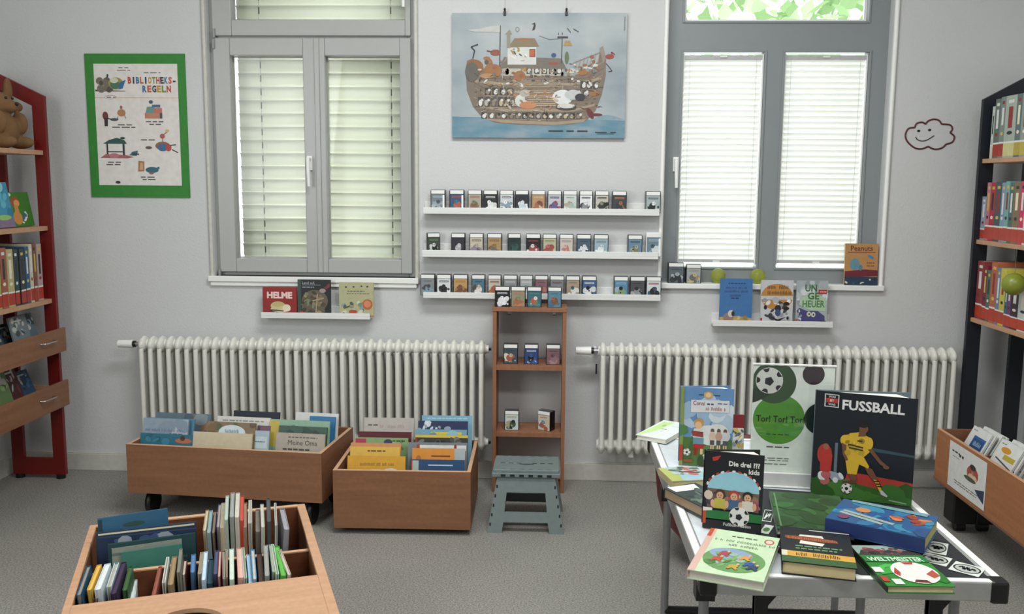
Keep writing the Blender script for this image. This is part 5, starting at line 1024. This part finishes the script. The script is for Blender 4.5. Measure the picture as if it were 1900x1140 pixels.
# ---------------------------------------------------------------- books and signs on the folding table
def standing(label, BL, BR, TL, t, col, art, lean=4, fan=0, spine=None, cover_back=None):
    """book standing on the table slightly opened: front cover plus a page block, back cover swung by fan degrees"""
    O, Q = onZ(BL[0], BL[1], TT+.001), onZ(BR[0], BR[1], TT+.001); X = (Q-O); w = X.length; X.normalize(); B = Z3.cross(X); l = math.radians(lean); Zd = Z3*math.cos(l)+B*math.sin(l)
    top = onY(TL[0], TL[1], O.y+.02); h = (top.z-TT)/math.cos(l); r = thing('book', label, 'book', frame(O, X, Zd))
    m = MB(); c = K(col); m.box((0,0,0), (w,.0025,h), c); m.box((0,.0025,0), (.0025,.012,h), K(spine or col)); A = Art(m, (0,0,0), (1,0,0), (0,0,1), w, h); art(A)
    m.build('cover', r)
    m = MB(); Mf = Matrix.Translation((0, .0115-t*.5, 0)) @ Matrix.Rotation(math.radians(fan), 4, 'Z'); m.box((0,.0+t*.5,.007), (w,t*.5+.0025,h), K(cover_back or col), Mf); m.build('back_cover', r)
    e = .004
    tf = math.tan(math.radians(fan*.86)); m = MB()
    m.prism([(.003,.0027), (w-e,.0027), (w*.80,.011+w*.80*tf), (.003,.011)], 2, .007, h-e, PAGES); m.build('page_block', r)
    return r
def soccer(A, u, v, r, spots='#1a1a1a', base='#d2d2cc', rv=None):
    q = (rv or r*A.w/A.h); A.ell(u, v, r, q, base, 28)
    def pent(cu, cv, s, rot): A.poly([(cu+s*r*math.cos(rot+2*math.pi*k/5), cv+s*q*math.sin(rot+2*math.pi*k/5)) for k in range(5)], spots)
    pent(u-.02*r, v-.05*q, .36, 1.2)
    for k in range(5):
        a = .6+2*math.pi*k/5; c_, s_ = math.cos(a), math.sin(a); A.poly([(u+r*.97*math.cos(a-.26), v+q*.97*math.sin(a-.26)), (u+r*.97*math.cos(a+.26), v+q*.97*math.sin(a+.26)), (u+r*.72*math.cos(a+.2), v+q*.72*math.sin(a+.2)), (u+r*.66*c_, v+q*.66*s_), (u+r*.72*math.cos(a-.2), v+q*.72*math.sin(a-.2))], spots)
def a_conni(A):
    A.poly([(0,0),(1,0),(1,1),(0,1)], '#5f86b0').blobs(1,14,(0,.5,1,.75),['#a9bccb','#8fa9c0','#c2ccd2'],.22).poly([(0,0),(1,0),(1,.32),(.5,.36),(0,.36)], '#4a6a34').blobs(2,22,(.1,.02,1,.3),['#3f5f2c','#557a3c','#47682f'],.12).rect(0,0,.07,1,'#7f8f4a').poly([(0,.36),(.16,.42),(.14,.50),(0,.52)], '#4f7a44')
    A.ell(.60,.40,.36,.13,'#c9cdca').ell(.72,.46,.2,.09,'#cfd2ce').ell(.52,.91,.09,.045,'#b89a6a').ell(.52,.91,.05,.03,'#d8b48a').rect(.34,.905,.44,.915,'#2c3f5a').rect(.62,.905,.74,.915,'#2c3f5a')
    A.poly([(.20,.68),(.92,.70),(.92,.85),(.20,.84)], '#c9ccce').text('Conni', .24,.775,.055,'#8f2f2c','l',.22,.02).words(4,.50,.66,.785,.02,'#3a3f50').words(5,.70,.88,.80,.014,'#5a6f7a').glyphs(22,.48,.86,.715,.045,'#a3342c')
    A.ell(.36,.55,.09,.06,'#b58a4a').ell(.35,.52,.065,.05,'#d8ac84').poly([(.22,.38),(.46,.36),(.44,.47),(.28,.48)], '#c9c4bc').line([(.23,.43),(.45,.42)], .008,'#8a3a34').line([(.24,.40),(.45,.385)], .008,'#8a3a34').rect(.26,.27,.46,.36,'#5f8a9a').rect(.27,.22,.46,.28,'#a8241c').rect(.28,.14,.34,.23,'#8f2018').rect(.40,.15,.45,.22,'#d8ac84')
    for u, c in ((.62,'#c9b09a'),(.74,'#b58f7a'),(.86,'#c2c2c2')): A.ell(u,.46,.035,.03,'#6a4a3a').ell(u,.39,.06,.06,c).rect(u-.04,.28,u+.04,.34,'#4a4a4c').rect(u-.03,.22,u-.005,.28,'#d8b08a').rect(u+.01,.22,u+.035,.28,'#d8b08a')
    soccer(A,.15,.17,.07); soccer(A,.52,.12,.07); A.rect(.10,.04,.26,.08,'#8a4a2c').rect(0,.06,.07,.26,'#a3422c').blobs(6,8,(.3,.0,.9,.08),['#2c4420','#3a5a2a'],.1)
standing('children\'s football book with a blue sky cover at the left of the table', (1259,862), (1357,869), (1267,717), .012, '#5f86b0', a_conni, 3, 20)
def a_drei(A):
    A.poly([(0,0),(1,0),(1,1),(0,1)], '#14161c').poly([(.12,.92),(.27,.95),(.22,.89),(.14,.87)], '#b0302a').text('Die drei ???', .93,.83,.06,'#d8d8d4','r',.52,.03).text('kids', .93,.745,.06,'#cfcfcb','r',.2,.03)
    A.ell(.5,.52,.44,.235,'#8fc0d0',30); A.poly([(.06,.26),(.94,.26),(.94,.5),(.06,.52)], '#6a5a4c')
    for k in range(13):
        a = .25+k*(math.pi-.5)/12; A.ell(.5+.455*math.cos(a),.52+.24*math.sin(a),.034,.014,'#a83a34' if k % 2 else '#d8d4cc',8,a+1.57); A.k -= 1
    A.k += 1
    A.blobs(3,40,(.08,.28,.92,.44),['#8a6a58','#5a4a44','#a3584a','#c9b8a8','#3a3a40','#7f5f50','#96485a'],.07)
    for u, hc_, sc_ in ((.28,'#4a2f22','#b0a84a'),(.52,'#a33a34','#3a5a7a'),(.75,'#1c1c1e','#c9c4b8')):
        A.ell(u,.46,.085,.06,hc_).ell(u,.435,.06,.05,'#c99a7a').poly([(u-.11,.27),(u+.11,.27),(u+.09,.395),(u-.09,.395)], sc_).ell(u-.12,.33,.035,.05,'#c99a7a').ell(u+.12,.33,.035,.05,'#c99a7a').ell(u-.02,.44,.008,.008,'#141414').ell(u+.02,.44,.008,.008,'#141414').rect(u-.02,.41,u+.02,.416,'#7a3a34')
    A.rect(0,.13,1,.24,'#1f6a34').rect(0,0,1,.115,'#101216').rect(0,.06,.055,.26,'#b0442a').poly([(0,.22),(.16,.235),(.16,.27),(0,.27)], '#d8d4cc'); soccer(A,.62,.19,.17); A.text('Fußball-Helden', .36,.055,.04,'#c9c9c4','l',.56,.01)
standing('black detective book with three children and a football, standing front left', (1303,978), (1412,991), (1310,835), .016, '#14161c', a_drei, 4, 22)
def a_fuss(A):
    A.poly([(0,0),(1,0),(1,1),(0,1)], '#10161f').rect(.38,.36,1,.50,'#141a24').poly([(.55,.475),(1,.455),(1,.475),(.55,.51)], '#2f4a50').poly([(.36,.26),(1,.215),(1,.09),(.33,.15)], '#a3342c').poly([(0,.16),(.34,.165),(1,.09),(1,0),(0,0)], '#2f5a20').blobs(4,18,(0,.0,1,.10),['#35652a','#284f1c','#3f6f2c'],.16).line([(.78,.035),(.95,.02)], .003,'#8fa38a')
    A.poly([(.09,.855),(.235,.852),(.235,.975),(.09,.978)], '#c9c9c6').poly([(.10,.862),(.226,.860),(.226,.968),(.10,.970)], '#16191f').poly([(.105,.898),(.222,.896),(.222,.935),(.105,.937)], '#b0362c').text('WAS', .164,.942,.02,'#c9c9c6','c',.1,.02).text('IST', .164,.906,.02,'#e0d8d4','c',.08,.02).text('WAS', .164,.870,.02,'#c9c9c6','c',.1,.02)
    A.text('FUSSBALL', .27,.845,.088,'#d2d2ce','l',.63,.03)
    A.ell(.12,.40,.075,.10,'#a8302a').poly([(.08,.38),(.2,.40),(.19,.22),(.13,.19),(.08,.25)], '#a8302a').ell(.13,.475,.03,.03,'#8a5a44').rect(.22,.23,.25,.52,'#5a6a74').blobs(6,14,(.03,.14,.35,.22),['#8a94a3','#c9ccd0','#5a5f72','#a85a5a'],.05)
    Y_, SK = '#c9a52c', '#6a4632'
    A.poly([(.43,.26),(.55,.30),(.56,.36),(.40,.35)], '#8f6a44') if False else None
    A.poly([(.37,.24),(.41,.17),(.46,.16),(.45,.22),(.40,.30)], SK).poly([(.31,.165),(.45,.185),(.45,.155),(.32,.135)], '#5a3a2a')
    A.poly([(.52,.33),(.60,.31),(.66,.22),(.63,.19),(.56,.26)], SK).poly([(.62,.215),(.67,.20),(.705,.12),(.685,.105)], Y_)
    for k in range(3): A.poly([(.628+.014*k,.202-.022*k),(.678+.012*k,.205-.022*k),(.682+.012*k,.193-.022*k),(.634+.014*k,.190-.022*k)], '#17171a')
    A.poly([(.685,.115),(.71,.12),(.765,.075),(.76,.06),(.70,.08)], '#b7b9c0')
    A.poly([(.32,.42),(.50,.43),(.57,.33),(.56,.31),(.47,.34),(.45,.24),(.36,.24)], Y_).poly([(.30,.44),(.42,.38),(.52,.42),(.58,.48),(.56,.60),(.46,.645),(.36,.625),(.31,.55)], Y_).poly([(.29,.54),(.37,.62),(.30,.60),(.27,.55)], '#b5922a').ell(.315,.555,.045,.05,Y_).ell(.555,.545,.04,.06,Y_)
    A.poly([(.285,.53),(.335,.51),(.335,.42),(.36,.37),(.335,.36),(.30,.42)], SK).poly([(.545,.49),(.59,.50),(.68,.40),(.74,.36),(.73,.335),(.67,.365)], SK).ell(.735,.34,.03,.018,SK)
    A.poly([(.445,.60),(.52,.61),(.515,.68),(.455,.68)], SK).ell(.495,.68,.045,.045,SK).ell(.49,.715,.05,.028,'#1a1614').blobs(9,10,(.34,.42,.52,.58),['#b0902a','#8f7424','#d4b23a'],.03).line([(.35,.52),(.5,.50)], .004,'#3a3420').line([(.36,.49),(.5,.475)], .004,'#3a3420').rect(.44,.555,.49,.567,'#2c2a24')
    soccer(A,.36,.10,.055)
standing('large dark FUSSBALL book with a yellow-clad player, standing on the table', (1504,917), (1691,941), (1502,724), .012, '#10161f', a_fuss, 3, 20, '#1c2a22', '#6a7a80')
# sign in an acrylic stand
O, Q = onZ(1388, 900, TT), onZ(1512, 906, TT); X = (Q-O); X.z = 0; X.normalize(); zt = onY(1383, 677, O.y).z-TT; wS = .215
sg = thing('sign_holder', 'clear standing sign reading Tor! Tor! Tor! with green circles on the table', 'sign', frame(O, X, Z3))
m = MB(); m.box((-.004,-.012,0), (wS+.004,.045,.004), WHITE); m.box((0,-.006,.004), (wS,.026,.036), K('#c4c6c4', .4)); m.box((0,-.006,.0362), (wS,.004,.038), WHITE); m.build('base', sg, bevel=.002)
m = MB(); m.box((.003,.008,.036), (wS-.003,.0095,zt-.002), K('#e2e8e0', .6)); w_, h_ = wS-.006, zt-.038; A = Art(m, (.003,.008,.036), (1,0,0), (0,0,1), w_, h_)
def crc(u, v, r, c): A.ell(u, v, r, r*A.w/A.h, c, 36)
crc(.29,.88,.32,'#dfe3dd'); crc(.32,.38+.10,.365,'#dfe3dd'); crc(.34,.50,.325,'#4f8f2f'); crc(.26,.845,.275,'#2f4a2c'); crc(.86,.52,.21,'#182420'); crc(.74,.93,.15,'#dfe3dd'); crc(.74,.93,.135,'#33232c')
A.poly([(0,.65),(.05,.66),(.18,.71),(.25,.75),(.10,.80),(0,.78)], '#20301e'); soccer(A,.20,.86,.17)
A.text('Tor! Tor! Tor!', .055,.475,.06,'#1c2c16','l',.60,.015).words(4,.19,.50,.355,.008,'#2a3c20').rect(.20,.258,.47,.263,'#e4e8e2').words(5,.20,.48,.235,.010,'#4a4c48').words(6,.10,.50,.13,.007,'#6a6c68').words(7,.08,.48,.11,.007,'#6a6c68').words(8,.10,.46,.075,.007,'#6a6c68')
m.build('insert', sg)
m = MB(); m.box((0,.0055,.036), (wS,.0072,zt), ACRYL); m.box((0,.0098,.036), (wS,.0115,zt), ACRYL); m.box((0,.0045,zt), (wS,.0125,zt+.003), WHITE); m.build('acrylic_sheet', sg)
# two small ones behind, seen between the blue-sky book and the sign
lean_book('small red book peeping out between blue-sky book and sign', 1352, 1381, 770, 2.70, TT+.001, .010, 6, '#7a1a1e')
lean_book('white comic with black drawings between blue-sky book and sign', 1353, 1380, 795, 2.64, TT+.001, .006, 8, '#c9ccc4', a_seq(B_(5,24,(.05,.4,.95,.95),['#3a4448','#8a9296','#e0e0d8','#c9b04a','#5a6468'],.12)))
# lying books, left edge
def a_l1(A): A.poly([(0,0),(1,0),(1,1),(0,1)], '#cdd8d0').poly([(.02,.05),(.1,.9),(.45,.95),(.35,.4),(.1,.02)], '#b0cf86').rect(.38,.5,.55,.53,'#4a5a4a').ell(.3,.7,.06,.06,'#8fae6a').words(3,.55,.9,.7,.03,'#a9b7ae')
flat_book('pale mint booklet lying on the back left corner of the table', (1217,779), (1263,785), (1259,820), (1195,808), TT+.016, .014, '#cdd8d0', a_l1, None, '#3a2c26')
def a_l2(A): A.poly([(0,0),(1,0),(1,1),(0,1)], '#9fb0a8').poly([(0,0),(.3,0),(.34,.5),(.1,1),(0,1)], '#a3a85a').poly([(.3,.1),(.98,.1),(.98,.4),(.34,.45)], '#8fb0b8').blobs(4,16,(.25,.4,.95,.95),['#6f8a80','#a3b7b0','#4a5a54','#b0605a','#c9cfc4'],.12).poly([(.45,.55),(.9,.62),(.9,.7),(.5,.64)], '#a33a34').line([(.2,.8),(.5,.6),(.9,.5)], .006,'#2a3230')
flat_book('light multicoloured book lying in front of the blue-sky book', (1225,868), (1305,866), (1304,889), (1243,894), TT+.022, .018, '#9fb0a8', a_l2, None, '#b0a070', K('#b5a67a',.8))
def a_l3(A): A.poly([(0,0),(1,0),(1,1),(0,1)], '#2c3634').poly([(0,.1),(.25,.1),(.3,.8),(.05,.9)], '#d4d8d4').blobs(5,16,(.3,.1,.95,.9),['#3f4f4a','#55665f','#232c2a','#6a7a6a'],.14).rect(.3,.86,.95,.97,'#b08a4a')
p1, p2 = onZ(1232, 906, TT+.03), onZ(1302, 941, TT+.03); dX = (p2-p1); wv = dX.length; dX.normalize(); U = Z3.cross(dX)
M = Matrix(((dX.x,0,U.x,p1.x),(dX.y,0,U.y,p1.y),(0,-1,0,p1.z),(0,0,0,1)))
book('book', 'thick dark book with brown page edges lying on the left rim', 'book', M, wv, .10, .026, '#2c3634', a_l3, None, None, K('#9a8268',.85))
# big green one, dark one with an orange title
def a_gr(A): A.poly([(0,0),(1,0),(1,1),(0,1)], '#2c4f28').blobs(6,26,(0,0,1,1),['#2f5a2c','#274722','#355f30','#23401f'],.2).line([(.06,.05),(.06,.95)], .004,'#5a7a52')
flat_book('large plain green book lying before the sign', (1424,911), (1563,922), (1582,992), (1446,982), TT+.020, .016, '#2c4f28', a_gr, None, '#7a8480')
def a_st(A):
    A.poly([(0,0),(1,0),(1,1),(0,1)], '#15181d').rect(.42,.93,1,.95,'#b7b7b4').poly([(.25,.72),(.62,.72),(.60,.80),(.28,.79)], '#c9c0b4').poly([(.26,.53),(.58,.50),(.62,.58),(.28,.62)], '#d8ccc0').poly([(.06,.66),(.3,.63),(.6,.61),(.82,.63),(.8,.69),(.5,.74),(.2,.74),(.06,.73)], '#7a3c22').glyphs(23,.10,.78,.64,.075,'#a0603c').words(2,.2,.85,.44,.03,'#5f8a5f').words(3,.2,.8,.37,.03,'#5f8a5f').poly([(0,0),(1,0),(1,.15),(0,.17)], '#34522c').poly([(0,.16),(1,.15),(1,.29),(0,.30)], '#c2923a').poly([(0,.16),(.08,.16),(.08,.30),(0,.30)], '#c9c0a8').glyphs(24,.2,.82,.18,.09,'#3a2c18')
flat_book('black lying book with a rusty orange title strip and cream pages', (1447,976), (1566,988), (1600,1057), (1452,1041), TT+.030, .028, '#15181d', a_st, None, None, K('#c9b98c',.85))
def a_bl(A): A.poly([(0,0),(1,0),(1,1),(0,1)], '#26507a').blobs(7,26,(0,0,1,1),['#2a6a8f','#1f4470','#347a94','#23507f'],.18).line([(.20,.45),(.38,.92)], .012,'#8f9a94').line([(.28,.35),(.47,.9)], .012,'#8f9a94').blobs(8,10,(.45,.05,.85,.4),['#a8522c','#c2703c','#8a3a24'],.09).ell(.62,.72,.10,.08,'#b5774a').ell(.2,.85,.1,.06,'#6a3a5a').poly([(.86,.1),(1,.1),(1,.9),(.9,.9)], '#6a8f94')
flat_book('thick blue book with yellowish pages lying right of centre', (1537,958), (1562,930), (1745,955), (1712,1003), TT+.0545, .034, '#26507a', a_bl, None, '#1a2f66', K('#a8a266',.85))
def a_wm(A):
    A.poly([(0,0),(1,0),(1,1),(0,1)], '#2a7a2c').rect(0,.78,1,1,'#8a9c96').poly([(0,.74),(1,.74),(1,.86),(.1,.88)], '#3a3230').blobs(9,18,(.1,.76,.75,.92),['#6a3a34','#8a4a40','#2c2826','#4a4240'],.06).blobs(10,16,(0,.1,1,.55),['#39913a','#226a24','#46a548'],.16).rect(0,.56,1,.70,'#276a34').text('WELTMEISTER', .5,.575,.10,'#b7d4b5','c',.86,.03)
    A.ell(.60,.30,.34,.26,'#d8d4cc',30).poly([(.52,.55),(.72,.55),(.68,.49),(.56,.49)], '#a33a30').poly([(.27,.28),(.36,.42),(.38,.30),(.32,.2)], '#a33a30').poly([(.74,.26),(.90,.36),(.93,.22),(.80,.16)], '#a34a3a').poly([(.45,.07),(.7,.05),(.66,.12),(.5,.13)], '#5f2a28').rect(0,.3,.14,.42,'#cfd4cc').rect(0,.08,.1,.2,'#a33a2c').rect(.14,.02,.28,.14,'#c9cfc6')
flat_book('green WELTMEISTER book with a red and white ball at the table front', (1583,1011), (1700,1015), (1763,1087), (1641,1089), TT+.018, .016, '#2a7a2c', a_wm, None, '#16241a', K('#d4bf98',.85))
def a_gb(A):
    A.poly([(0,0),(1,0),(1,1),(0,1)], '#b4c8a6').poly([(0,0),(.1,0),(.1,1),(0,1)], '#c2a094').rect(0,.8,.06,1,'#b0442c').words(1,.35,.72,.86,.025,'#3a4a34').glyphs(25,.14,.96,.735,.05,'#4a6a4a').glyphs(26,.36,.80,.645,.05,'#4f5f3c').ell(.88,.86,.07,.06,'#a34a34').ell(.88,.86,.05,.045,'#c9b7a8').ell(.52,.34,.42,.26,'#5f8a50',30).ell(.45,.46,.30,.12,'#7f94b0').blobs(11,20,(.2,.18,.85,.46),['#4f7a44','#6f9a5a','#3f6a3c','#8aa38f'],.07)
    for u, v, c in ((.36,.45,'#a33a4a'),(.30,.32,'#b0442c'),(.66,.42,'#c2883c'),(.74,.30,'#2f4a8a'),(.55,.20,'#b0903c'),(.80,.24,'#2c3a5a')): A.ell(u,v,.07,.035,c,10,.6).ell(u+.05,v+.05,.022,.022,'#c99a7a',8).line([(u-.03,v-.02),(u-.07,v-.06)], .007,c).line([(u+.02,v-.03),(u+.06,v-.06)], .007,c)
flat_book('light green football picture book at the front left corner', (1314,979), (1441,999), (1424,1082), (1281,1058), TT+.022, .020, '#b4c8a6', a_gb, None, '#c2a094', K('#c9c4b8',.85))
# black sheet and little logo cards
pts = [onZ(x, y, TT) for x, y in ((1404,905), (1680,926), (1842,1076), (1650,1073), (1600,1068), (1458,1036), (1402,992))]
pts = [Vector((min(q.x, tx1-.026), max(q.y, ty0+.026), 0)) for q in pts]; cx = sum(q.x for q in pts)/len(pts); cy = sum(q.y for q in pts)/len(pts)
sh = thing('paper_sheet', 'black paper sheet spread over the right part of the table', 'paper', loc=(cx, cy, TT-.0018)); m = MB()
m.prism([(q.x-cx, q.y-cy) for q in pts][::-1], 2, 0, .0012, K('#1c1e22', .6)); m.build('sheet', sh)
for i, (q4, lb) in enumerate(((((1722,1003),(1761,1010),(1755,1031),(1716,1024)), 'white card with an oval logo nearest the blue book'), (((1714,1025),(1766,1037),(1757,1053),(1706,1040)), 'white card with an oval logo, middle of the three at right'), (((1770,1042),(1824,1055),(1821,1074),(1763,1058)), 'white card with an oval logo nearest the table corner'), (((1416,945),(1431,948),(1435,969),(1417,968)), 'small card with a pale squiggle beside the detective book'), (((1415,973),(1434,977),(1428,992),(1414,990)), 'small card with a green blot beside the detective book'))):
    a, b, c, d = (onZ(x, y, TT) for x, y in q4); X = ((b-a)+(c-d)).normalized(); U = Z3.cross(X); w_ = ((b-a).length+(c-d).length)/2; h_ = ((a-d).length+(b-c).length)/2; O = (a+b+c+d)/4-X*w_/2-U*h_/2
    cd = thing('logo_card', lb, 'card', Matrix(((X.x,U.x,0,O.x),(X.y,U.y,0,O.y),(0,0,1,TT-.0004+.0005*(i % 3)),(0,0,0,1))), 'logo cards on the black sheet'); m = MB(); m.box((0,0,0), (w_,h_,.0005), K('#c9cfc6')); A = Art(m, (0,0,.0005), (1,0,0), (0,1,0), w_, h_)
    if i < 3: A.ell(.5,.5,.46,.42,'#22262a').ell(.5,.5,.40,.35,'#a9aea6').line([(.22,.5),(.34,.66),(.42,.36),(.50,.66),(.58,.36),(.68,.64),(.78,.45)], .006,'#1c2024')
    elif i == 3: A.rect(.05,.05,.95,.95,'#2a2e30').line([(.2,.2),(.5,.8),(.5,.3),(.8,.7)], .004,'#c9cfc6')
    else: A.ell(.5,.45,.35,.25,'#4a7a3c')
    m.build('card', cd)
